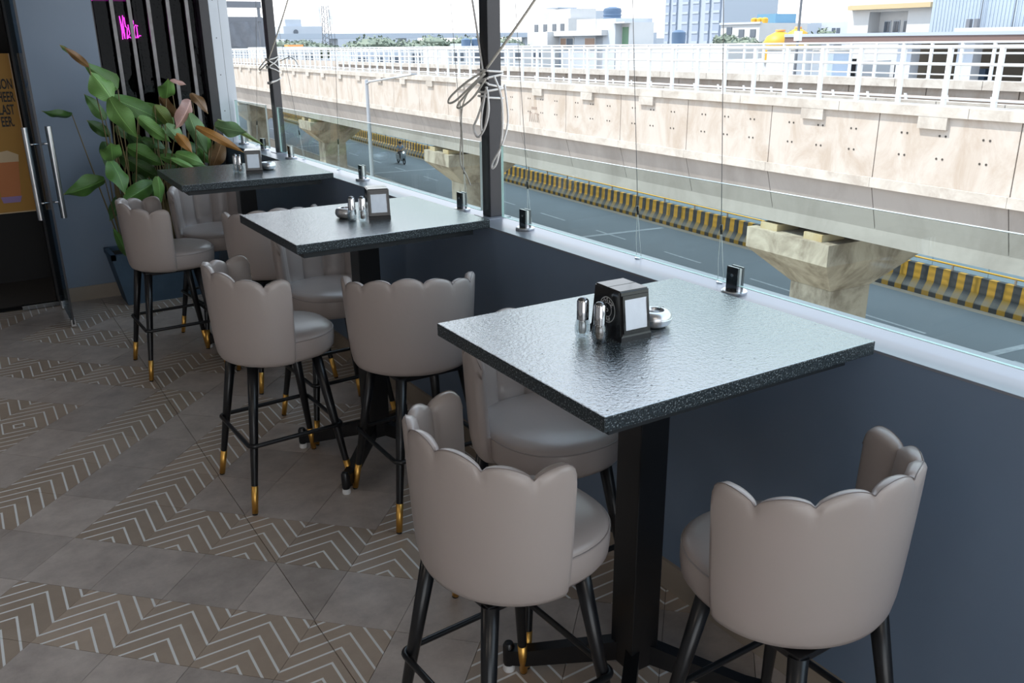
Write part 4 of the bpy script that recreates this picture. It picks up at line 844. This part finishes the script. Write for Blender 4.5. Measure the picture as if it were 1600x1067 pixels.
# piers
def pier(uc, label):
    t = thing('viaduct_pier', label, 'pier', W3(uc, 17.2, RZ), ROT); h = lambda z: z-RZ+gz(uc)+gz(14.6)*0
    dz = gz(uc)-gz(14.6); zt = -2.74+dz; zb = -3.24+dz; zc = -4.12+dz
    def fr(v0, v1, u0, u1, za, V0_, V1_, U0_, U1_, zb_): return [(v0, u0, za), (v1, u0, za), (v1, u1, za), (v0, u1, za), (V0_, U0_, zb_), (V1_, U0_, zb_), (V1_, U1_, zb_), (V0_, U1_, zb_)]
    part('column', MB().box(-.7, .7, -.65, .65, 0, zc-RZ, bev=.03), 'piercon', t)
    part('flared_haunch', MB().add(fr(-.7, .7, -.65, .65, zc-RZ, -1.7, 1.7, -1.3, 1.3, zb-RZ), BX), 'piercon', t)
    part('cap_block', MB().box(-1.7, 1.7, -1.3, 1.3, zb-RZ, zt-RZ), 'piercon', t)
    for uo in (-.95, .45):
        for vo in (-1.55, .6): part('bearing_plinth', MB().box(vo, vo+.75, uo, uo+.55, zt-RZ, zt-RZ+.16), 'bearing', t)
pier(-5.8, 'concrete pier of the viaduct outside the frame on the right'); pier(14.62, 'stained concrete viaduct pier behind the nearest table'); pier(35.0, 'concrete viaduct pier just left of the near dark post'); pier(55.2, 'concrete viaduct pier between the dark posts beside the far one'); pier(75.6, 'farthest concrete viaduct pier seen through the end glass panel'); pier(96, 'distant concrete viaduct pier hidden behind the pale column')
# street lamp
t = thing('street_lamp', 'slim pale street lamp with a long arm beside the viaduct', 'lamp', W3(36.3, 13.0, RZ))
P0 = W3(36.3, 13.0, RZ)
part('pole', MB().lathe([(0, 0), (.12, 0), (.11, .3), (.085, 4), (.07, 7.72), (0, 7.74)], 14), 'poleg', t)
part('arm', MB().tube([W3(36.3, 13, .05)-P0, W3(35.9, 13, .16)-P0, W3(34.5, 13, .28)-P0, W3(32.4, 13, .46)-P0], [.05, .045, .04, .035], 10), 'poleg', t)
part('lamp_head', MB().add([W3(u_, 13+v_, z_)-P0 for u_, v_, z_ in ((32.6, -.12, .42), (32.6, .12, .42), (31.1, .14, .56), (31.1, -.14, .56), (32.6, -.1, .50), (32.6, .1, .50), (31.1, .1, .62), (31.1, -.1, .62))], BX), 'poleg', t)
part('base_plate', MB().box(-.2, .2, -.2, .2, 0, .15), 'copcon', t)
# ------------------------------------------------------------------ buildings beyond
def vbox(mb, u0, u1, v0, z0, z1, depth): return uvbox(mb, u0, u1, v0, v0+depth, z0, z1)
def bpart(name, m, t, u0, u1, v0, z0, z1, depth=8): return part(name, vbox(MB(), u0, u1, v0, z0, z1, depth), m, t)
t = thing('white_house', 'white rendered house with brown windows and a green door behind the viaduct', 'building')
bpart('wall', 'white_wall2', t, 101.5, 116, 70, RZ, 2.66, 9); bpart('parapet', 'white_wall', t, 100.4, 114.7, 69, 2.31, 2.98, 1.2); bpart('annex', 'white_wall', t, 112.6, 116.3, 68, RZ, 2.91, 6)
bpart('upper_room', 'white_wall', t, 107.7, 112.65, 73, 2.6, 4.56, 5); bpart('stair_tower', 'white_wall2', t, 98.7, 103.2, 70, RZ, 4.41, 6); bpart('door_bay', 'white_wall', t, 97.0, 98.8, 71, RZ, 3.89, 4); bpart('door_hood', 'white_wall', t, 96.2, 99, 69.6, 3.75, 3.95, 1.6)
bpart('terrace', 'white_wall', t, 90, 97.1, 69, RZ, .9, 8)
bpart('door', 'greendoor', t, 97.15, 98.4, 70.9, .9, 3.3, .1); w_ = bpart('window', 'white_wall', t, 108.6, 112.2, 69.9, .5, 2.1, .1); bpart('pane', 'winbrown', w_, 110.6, 112.0, 69.85, .62, 1.98, .05); bpart('pane', 'win', w_, 108.8, 110.4, 69.85, .62, 1.98, .05); w_ = bpart('window', 'white_wall', t, 103.2, 105.8, 69.9, .5, 2.05, .1); bpart('pane', 'winbrown', w_, 103.35, 105.65, 69.85, .62, 1.95, .05)
tag(part('water_tank', MB().lathe([(0, 0), (1.25, 0), (1.3, .1), (1.22, .35), (1.3, .5), (1.22, .8), (1.3, 1.0), (1.2, 1.4), (.5, 1.62), (0, 1.66)], 20), 'bluetank', loc=W3(105.6, 74.3, 4.44)), 'dark blue water tank on the roof of the white house', 'water tank')
bpart('tank_room', 'white_wall2', t, 103.2, 107.3, 72.8, 2.6, 4.44, 4)
t = thing('white_terrace_block', 'low white block with small windows left of the white house', 'building'); bpart('wall', 'white_wall', t, 149.5, 165.4, 95, RZ, 5.76, 10); bpart('upper_storey', 'white_wall', t, 152, 160, 97, 5.7, 7.6, 6)
for q in (151, 154, 157.5, 161): w_ = bpart('window', 'win', t, q, q+1.3, 94.9, 3.4, 4.8, .15)
t = thing('white_block_far', 'white upper storeys behind the white house', 'building'); bpart('wall', 'white_wall2', t, 168.8, 183.7, 110, RZ, 7.87, 10); bpart('roof_canopy', 'roofgrey', t, 176, 181, 109, 8.5, 8.8, 5); bpart('window', 'win', t, 171, 173, 109.9, 5.6, 6.8, .1); bpart('window', 'win', t, 176.5, 178, 109.9, 5.6, 6.8, .1)
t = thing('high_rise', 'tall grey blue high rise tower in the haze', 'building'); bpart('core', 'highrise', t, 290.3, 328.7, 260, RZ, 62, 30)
for k, (a_, b__) in enumerate(((292, 296), (298.5, 301), (305, 309), (312, 316), (320, 322.5), (325, 327.5))):
    w_ = bpart('window_bay', 'highwin', t, a_, b__, 259.3, RZ, 61, .8)
    for z in range(0, 60, 4): part('floor_band', vbox(MB(), a_, b__, 259.1, z, z+.9, .4), 'highrise', w_)
t = thing('white_flats', 'white block of flats with yellow tanks on its roof', 'building'); bpart('wall', 'white_wall', t, 82.8, 89.65, 80, RZ, 3.5, 8); bpart('parapet', 'white_wall2', t, 82.6, 89.8, 79.8, 3.4, 3.64, .4)
for q, z in ((83.4, 1.9), (85.4, 1.9), (87.6, 2.2)): bpart('window', 'win', t, q, q+.9, 79.9, z, z+.9, .15)
for k, q in enumerate((85.9, 84.9, 84.1)): tag(part('yellow_tank', MB().lathe([(0, 0), (.4, 0), (.42, .5), (.3, .62), (0, .68)], 12), 'yellowtank', loc=W3(q, 82, 3.5)), ('left', 'middle', 'right')[k]+' of the three small yellow tanks on the white flats', 'water tank', 'small yellow tanks on the white flats')
t = thing('blue_clad_block', 'small blue clad roof block above the pale buildings', 'building'); bpart('cladding', 'bluebox', t, 95.4, 99, 95, 3.6, 5, 4); bpart('supporting_block', 'white_wall', t, 95.5, 99.4, 96, RZ, 3.6, 8)
t = thing('grey_low_block', 'long pale grey building with small windows', 'building'); bpart('wall', 'white_wall2', t, 90.6, 95.3, 94, RZ, 3.66, 5)
for q in (91.2, 93.9): bpart('window', 'win', t, q, q+.9, 93.9, 2.3, 3.2, .1)
t = thing('pale_long_block', 'pale building with a row of small windows right of the mast', 'building'); bpart('wall', 'white_wall2', t, 84, 93.5, 100, RZ, 3.8, 8)
for q in (85, 88.2, 89, 91, 91.8): bpart('window', 'win', t, q, q+.55, 99.9, 2.3, 3.0, .1)
for k, (q, v_, z, r_) in enumerate(((48.5, 48.9, .1, 1.15), (54.6, 57, .4, .95))):
    t = thing('yellow_water_tank', ('large yellow ribbed water tank behind the railing', 'smaller yellow water tank beside the mast')[k], 'water tank', W3(q, v_, z)); part('tank', MB().lathe([(0, 0), (r_, 0), (r_*1.02, .1), (r_*.97, .3), (r_*1.02, .5), (r_*.97, .7), (r_*1.02, .9), (r_*.97, 1.1), (r_, 1.3), (r_*.8, 1.75), (r_*.3, 2.05), (0, 2.1)], 22), 'yellowtank', t); part('lid', MB().lathe([(0, 2.08), (r_*.3, 2.08), (r_*.3, 2.2), (0, 2.22)], 14), 'orange', t)
part('stand', MB().box(-.8, .8, -.8, .8, -.33, 0), 'copcon', t)
t = thing('tank_stand', 'white roof slab carrying the yellow tanks', 'building'); bpart('slab', 'white_wall', t, 46, 58, 48, RZ, .08, 10)
t = thing('mast', 'slim grey lattice mast rising behind the railing', 'mast', W3(28.7, 30, RZ)); part('shaft', MB().lathe([(0, 0), (.09, 0), (.05, 12), (0, 12.05)], 8), 'telecom', t); part('box', MB().box(-.12, .12, -.12, .12, 9.1, 9.5), 'white_plastic', t)
t = thing('cream_house', 'white house with a cream cornice and recessed balcony', 'building'); 
hw_ = MB(); vbox(hw_, 51.83, 53.92, 62, RZ, 7.5, 8); vbox(hw_, 46.11, 48.17, 62, RZ, 7.5, 8); vbox(hw_, 48.17, 51.83, 62, RZ, 2.02, 8); vbox(hw_, 48.17, 51.83, 62, 3.66, 7.5, 8); vbox(hw_, 48.17, 51.83, 63.3, 2, 3.7, 6); part('wall', hw_, 'white_wall', t)
bpart('cornice', 'cream', t, 45.84, 53.6, 61.4, 3.85, 4.2, .6)
for a_, b__ in ((50.71, 51.21), (49.85, 50.34), (48.71, 49.37), (48.3, 48.59)):
    w_ = bpart('window', 'white_wall2', t, a_-.06, b__+.06, 63.22, 2.05, 3.0, .08); bpart('pane', 'win', w_, a_, (a_+b__)/2-.02, 63.18, 2.12, 2.92, .04); bpart('pane', 'win', w_, (a_+b__)/2+.02, b__, 63.18, 2.12, 2.92, .04)
t = thing('sheet_clad_block', 'tall pale blue corrugated sheet wall', 'building')
cs = MB(); n_ = 0
bpart('core', 'corr', t, 30, 41, 55.15, RZ, 9, 6)
for k in range(44): a_ = 30+.25*k; vbox(cs, a_, a_+.12, 55.12, 1.3, 9, .05)
o = part('corrugation', cs, 'corr', t); o['kind'] = 'stuff'
for a_ in (37.2, 35.0): part('downpipe', MB().tube([W3(a_, 54.9, 1.9), W3(a_, 54.9, 9)], .03, 6), 'telecom', t)
t = thing('roof_ledge_house', 'white low roof ledge in front of the sheet wall', 'building'); bpart('ledge', 'white_wall', t, 27, 35.6, 50.2, 1.5, 2.2, 4)
for a_ in (35.0, 34.5): tag(part('condenser_unit', vbox(MB(), a_-.12, a_+.12, 50.5, 2.2, 2.7, .3), 'telecom'), 'small grey condenser unit on the white ledge, '+('left' if a_ > 34.7 else 'right')+' one of two', 'machine', 'condenser units on the ledge')
t = thing('market_canopy', 'long brown canopy over open beige shop bays behind the viaduct', 'building')
rf = MB(); vbox(rf, 14, 41.3, 42, 1.78, 1.95, 9); part('roof_sheet', rf, 'roofgrey', t); vf = MB(); vbox(vf, 14, 41.3, 42.05, 1.45, 1.78, .15); part('fascia', vf, 'brown', t)
bpart('rear_wall', 'beige', t, 14, 38.5, 50, RZ, 1.7, .4); bpart('floor_slab', 'beige', t, 14, 42, 42, -1.1, -.75, 8.2)
for a_ in (38.4, 33, 29.4, 24.5, 19.5): bpart('pillar', 'white_wall2', t, a_-.45, a_+.45, 42.6, -.8, 1.5, .7)
for k, (a_, w_, h_, c_) in enumerate(((35.5, .7, 1.0, 'win'), (31.3, .5, .9, 'winbrown'), (27.5, .8, 1.1, 'win'), (30.4, .4, .8, 'bluetank'), (39.6, .6, 1.2, 'telecom'))):
    tag(part('stored_crate', vbox(MB(), a_, a_+w_, 46, -.75, -.75+h_, .7), c_), ('dark crate left of the bay pillars', 'brown crate between two bay pillars', 'dark crate in the right hand bay', 'small blue crate beside a bay pillar', 'grey crate at the open left end')[k]+' under the brown canopy', 'crate', 'stored things under the canopy')
for k, (a_, b__, v_, z1) in enumerate(((31.7, 33.5, 33, 1.18), (33.3, 34.2, 36, 1.07), (30.2, 31.0, 34, 1.1))):
    t = thing('equipment_cabinet', ('large white equipment cabinet behind the railing', 'small white equipment cabinet left of the canopy bays', 'narrow blue white cabinet between the others')[k], 'cabinet', group='white equipment cabinets behind the viaduct'); bpart('body', 'white_wall' if k != 2 else 'corr', t, a_, b__, v_, -1.2, z1, 1.2); bpart('top', 'copcon', t, a_-.05, b__+.05, v_-.05, z1, z1+.08, 1.3)
t = thing('cabinet_platform', 'low flat roof carrying the white cabinets', 'building'); bpart('slab', 'white_wall2', t, 26, 42.5, 32, RZ, -1.2, 9.5)
for a_ in (90, 60):
    pass
# left of the frame: flyover, telecom tower, tarpaulin, trees
t = thing('distant_flyover', 'hazy grey flyover crossing behind the trees', 'bridge'); part('deck', uvbox(MB(), 260, 268, 30, 190, 2.85, 4.3), 'highrise', t)
for q in range(40, 190, 22): part('pillar', uvbox(MB(), 263, 265, q, q+2, RZ, 2.9), 'highrise', t)
t = thing('telecom_tower', 'grey lattice telecom tower with antennas', 'tower', W3(200, 63, RZ)); H_ = 17
for a_ in (-1, 1):
    for b__ in (-1, 1): part('leg', MB().tube([(a_*1.1, b__*1.1, 0), (a_*.55, b__*.55, H_)], .09, 6), 'telecom', t)
for k in range(17):
    z = k*1.0; r_ = 1.1-.55*k/17; r2 = 1.1-.55*(k+1)/17; part('brace', MB().tube([(-r_, -r_, z), (r2, -r2, z+1)], .05, 5).tube([(r_, r_, z), (-r2, r2, z+1)], .05, 5).tube([(-r_, r_, z), (-r2, -r2, z+1)], .05, 5), 'telecom', t)
for a_, b__, z in ((-1.3, 0, 14.5), (1.2, .4, 15.2), (.2, -1.2, 13.6), (-1.0, .9, 15.8), (1.0, -1, 14)): part('antenna', MB().box(a_-.17, a_+.17, b__-.1, b__+.1, z-1, z+1), 'white_plastic', t)
t = thing('tarpaulin_shed', 'grey tarpaulin covered frame left of the far post', 'shed'); 
tp = MB(); n_ = 10
vs = [W3(150, 30.2+7.8*i/n_, 0)+Vector((.3*sin(i*2.1+j), .4*sin(i*1.7+j*.8), 1.2+4.4*j/6+.08*sin(i))) for j in range(7) for i in range(n_+1)]
tp.add(vs, [(j*(n_+1)+i, j*(n_+1)+i+1, (j+1)*(n_+1)+i+1, (j+1)*(n_+1)+i) for j in range(6) for i in range(n_)], True); part('tarpaulin', tp, 'tarp', t)
part('back_wall', uvbox(MB(), 151, 160, 26, 38, RZ, 5.3), 'roofgrey', t); part('frame_beam', uvbox(MB(), 143, 143.6, 28.5, 35, 4.9, 5.6), 'telecom', t); part('frame_beam', uvbox(MB(), 143, 143.6, 28.5, 35, 6.9, 7.8), 'telecom', t)
for v_ in (28.9, 34.6): part('frame_post', uvbox(MB(), 143.1, 143.5, v_-.2, v_+.2, RZ, 7.8), 'telecom', t)
t = thing('pale_distant_block', 'pale distant building with a round mark on its wall', 'building'); part('wall', uvbox(MB(), 300, 315, 80, 93, RZ, 7), 'white_wall2', t); part('roof_room', uvbox(MB(), 301, 310, 81, 86.4, 7, 9.2), 'white_wall2', t); part('wall_mark', MB().tube([W3(299.9, 84, 5.2), W3(299.8, 84, 5.2)], .8, 14), 'win', t)
for k, v_ in enumerate((53.7, 55.2)): tag(part('dark_tank', MB().lathe([(0, 0), (.62, 0), (.64, 1.0), (.4, 1.15), (0, 1.2)], 16), 'bluetank', loc=W3(110, v_, .95)), ('left', 'right')[k]+' one of two dark tanks beside the near post', 'water tank', 'dark tanks beyond the viaduct')
t = thing('tank_platform', 'pale roof carrying the two dark tanks', 'building'); part('slab', uvbox(MB(), 108, 116, 50, 66, RZ, .95), 'white_wall', t)
for k in range(5): bpart('window', 'win', t, 108, 108, 50, 0, 0, 0) if False else part('window', uvbox(MB(), 107.9, 108, 51+3*k, 52.3+3*k, -.7, .3), 'win', t)
t = thing('row_of_houses', 'row of low pale houses behind the left part of the railing', 'building')
for k, (u_, v_, h_, m_) in enumerate(((128, 31, 1.2, 'white_wall'), (123, 42, .6, 'white_wall2'), (125, 51.2, 1.0, 'white_wall'), (128, 64, 1.4, 'white_wall2'))):
    hh = part('house', uvbox(MB(), u_, u_+9, v_, v_+8, RZ, h_), m_, t)
    for q in range(3): part('window', uvbox(MB(), u_-.1, u_, v_+1+2.4*q, v_+2.3+2.4*q, h_-2.2, h_-.9), 'win', hh)
t = thing('orange_awning', 'small orange awning right of the far post', 'awning', W3(140, 38.5, .6)); part('cloth', uvbox(MB(), -1, 1, -1, 1.4, 0, .9), 'orange', t); part('pole', uvbox(MB(), -.1, .1, -.1, .1, -8.12, 0), 'telecom', t)
tag(part('water_tank', MB().lathe([(0, 0), (.7, 0), (.72, 1.2), (.4, 1.4), (0, 1.45)], 16), 'bluetank', loc=W3(74.7, 61, 1.2)), 'dark blue tank standing in front of the high rise', 'water tank'); t = thing('tank_house', 'low white house under the dark blue tank', 'building'); bpart('wall', 'white_wall', t, 66, 80, 60, RZ, 1.2, 6)
def tree(label, u_, v_, z0, z1, wv, seed, m='tree', nl=1500, ls=.35):
    r_ = random.Random(seed); t = thing('tree', label, 'tree', W3(u_, v_, RZ), group='hazy trees beyond the viaduct'); base = -RZ; cz = (z0+z1)/2+base; rz_ = (z1-z0)/2
    part('trunk', MB().tube([(0, 0, 0), (.2, 0, cz*.5), (0, .1, cz)], [.35, .25, .1], 7), 'trunk', t); mb = MB()
    lobes = [(r_.uniform(-.7, .7)*wv, r_.uniform(-.7, .7)*wv, cz+r_.uniform(-.45, .5)*rz_, r_.uniform(.35, .6)) for _ in range(11)]
    for k in range(nl):
        lx, ly, lz, lr = lobes[k % 11]; d = Vector((r_.gauss(0, 1), r_.gauss(0, 1), r_.gauss(0, 1))).normalized()*r_.uniform(.75, 1); p = Vector((lx+d.x*wv*lr, ly+d.y*wv*lr, lz+d.z*rz_*lr)); a = Vector((r_.gauss(0, 1), r_.gauss(0, 1), r_.gauss(0, 1))).normalized()*ls; b = a.cross(d).normalized()*ls
        mb.add([p-a, p+b*.7, p+a, p-b*.7], [(0, 1, 2, 3)])
    for lx, ly, lz, lr in lobes: mb.add([Vector((lx, ly, lz))+Vector((cos(q*pi/3)*sin(w)*wv*lr*.75, sin(q*pi/3)*sin(w)*wv*lr*.75, cos(w)*rz_*lr*.75)) for w in (.5, 1.3, 2.1, 2.8) for q in range(6)], [(w*6+q, w*6+(q+1) % 6, w*6+6+(q+1) % 6, w*6+6+q) for w in range(3) for q in range(6)])
    o = part('crown', mb, m, t)
tree('hazy round tree nearest the telecom tower', 180, 52, -2, 2.6, 7, 1); tree('tallest hazy tree left of the near post', 150, 55, -3, 3.5, 6.5, 2); tree('wide low hazy tree in the middle of the far row', 140, 59, -3, 2.2, 6, 3); tree('hazy tree just left of the near post', 165, 77, -3, 3.2, 7, 4); tree('hazy tree beside the orange awning', 170, 38, -3, 3.0, 6, 5); tree('hazy tree behind the two dark tanks', 160, 86, -3, 3.0, 7, 6)
tree('dull bush right of the green door', 89, 81, -1, 2.4, 3, 7, nl=700, ls=.22); tree('bushy tree below the high rise', 77, 71.5, -1, 2.6, 3.6, 9, nl=900, ls=.22); tree('small round tree below the right side of the high rise', 70, 73, -1, 3.0, 3.0, 10, nl=700, ls=.22); tree('hazy tree far left under the flyover', 210, 62, -2, 3.2, 8, 12)
t = thing('palm', 'bright palm fronds in front of the white flats', 'palm', W3(61, 61, RZ)); part('trunk', MB().tube([(0, 0, 0), (.1, 0, 8.6)], [.16, .1], 8), 'trunk', t)
for k in range(13):
    a = k*2*pi/13; fr_ = MB(); pts = [Vector((cos(a)*s*1.6, sin(a)*s*1.6, 8.6+.7*sin(s*2.4)-.5*s*s)) for s in [i/6 for i in range(7)]]
    sdv = Vector((-sin(a), cos(a), 0))
    for i in range(6): fr_.add([pts[i]-sdv*.16*(1-i/7), pts[i]+sdv*.16*(1-i/7), pts[i+1]+sdv*.16*(1-(i+1)/7), pts[i+1]-sdv*.16*(1-(i+1)/7)], [(0, 1, 2, 3)])
    part('frond', fr_, 'palm', t)
# far skyline filler blocks
for k, nm in enumerate(('leftmost', 'second from the left', 'third from the left', 'third from the right', 'second from the right', 'rightmost')):
    r_ = random.Random(60+k); u_ = 330+r_.uniform(0, 120); v_ = 40+k*80; h_ = r_.uniform(1, 6)
    t = thing('distant_block', nm+' of the six pale blocks on the hazy skyline', 'building', group='pale blocks on the hazy skyline')
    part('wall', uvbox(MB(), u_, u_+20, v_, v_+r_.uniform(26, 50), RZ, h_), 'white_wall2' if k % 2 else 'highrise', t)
# ------------------------------------------------------------------ scooter and rider
sc = thing('scooter', 'grey scooter riding along the road under the viaduct', 'scooter', W3(65.6, 26.0, RZ), ROT+pi)
for y in (-.62, .62): part('wheel', MB().tube([(0, y+.2*cos(a), .25+.2*sin(a)) for a in [2*pi*i/16 for i in range(16)]], .05, 8, True), 'tyre', sc)
part('body', MB().bbox(-.17, .17, -.75, .1, .32, .78, .06).bbox(-.16, .16, .1, .45, .25, .34, .02), 'scoot', sc); part('front_apron', MB().add(frus(-.2, .2, .38, .46, .3, -.22, .22, .5, .58, .98), BX), 'scoot', sc)
part('seat', MB().bbox(-.14, .14, -.7, .05, .78, .86, .03), 'black_gloss', sc); part('handlebar', MB().tube([(-.34, .42, 1.05), (0, .5, 1.02), (.34, .42, 1.05)], .02, 6), 'black', sc); part('headlamp', MB().lathe([(0, 0), (.09, 0), (.07, .06), (0, .08)], 12), 'headl', sc, loc=(0, .57, .95)).rotation_euler = (-pi/2, 0, 0)
for x in (-.34, .34): part('mirror', MB().box(x-.05, x+.05, .40, .42, 1.15, 1.22), 'chrome', sc)
pr = thing('person', 'person in a grey blue shirt and dark helmet riding the scooter', 'person', W3(65.6, 26.0, RZ), ROT+pi)
def skin_mesh(name, vs, es, rs, m, root=0, sub=1):
    me = D.meshes.new(name); me.from_pydata(vs, es, []); o = D.objects.new(name, me); COL.objects.link(o); md = o.modifiers.new('s', 'SKIN'); sk = me.skin_vertices[0].data
    for i, r_ in enumerate(rs): sk[i].radius = (r_, r_)
    sk[root].use_root = True; o.modifiers.new('b', 'SUBSURF').levels = sub
    dg = bpy.context.evaluated_depsgraph_get(); me2 = D.meshes.new_from_object(o.evaluated_get(dg)); D.objects.remove(o); me2.materials.clear(); me2.materials.append(M[m]); me2.polygons.foreach_set('use_smooth', [True]*len(me2.polygons)); me2.name = name; return me2
vs = [(0, -.22, .92), (0, -.16, 1.15), (0, -.12, 1.38), (0, -.10, 1.5), (0, -.08, 1.60), (-.2, -.12, 1.40), (-.27, .08, 1.22), (-.30, .36, 1.10), (.2, -.12, 1.40), (.27, .08, 1.22), (.30, .36, 1.10), (-.13, -.12, .90), (-.17, .24, .82), (-.14, .22, .42), (.13, -.12, .90), (.17, .24, .82), (.14, .22, .42), (-.14, .32, .37), (.14, .32, .37)]
es = [(0, 1), (1, 2), (2, 3), (3, 4), (2, 5), (5, 6), (6, 7), (2, 8), (8, 9), (9, 10), (0, 11), (11, 12), (12, 13), (0, 14), (14, 15), (15, 16), (13, 17), (16, 18)]
body = ob('body', skin_mesh('body', vs, es, [.15, .15, .16, .06, .075, .07, .05, .035, .07, .05, .035, .1, .075, .05, .1, .075, .05, .045, .045], 'skin'), pr)
part('helmet', MB().lathe([(.10, -.06), (.125, -.02), (.13, .05), (.11, .12), (.06, .16), (0, .17)], 16), 'hi', pr, loc=(0, -.08, 1.62))
ob('shirt', skin_mesh('shirt', vs[:3]+[vs[5], vs[6], vs[8], vs[9]], [(0, 1), (1, 2), (2, 3), (3, 4), (2, 5), (5, 6)], [.165, .168, .175, .085, .062, .085, .062], 'shirt'), pr)
ob('trousers', skin_mesh('trousers', [vs[0]]+vs[11:17], [(0, 1), (1, 2), (2, 3), (0, 4), (4, 5), (5, 6)], [.165, .115, .088, .062, .115, .088, .062], 'trouser'), pr)
# keep label uniqueness for grouped repeats is set above
print('objects', len(D.objects))
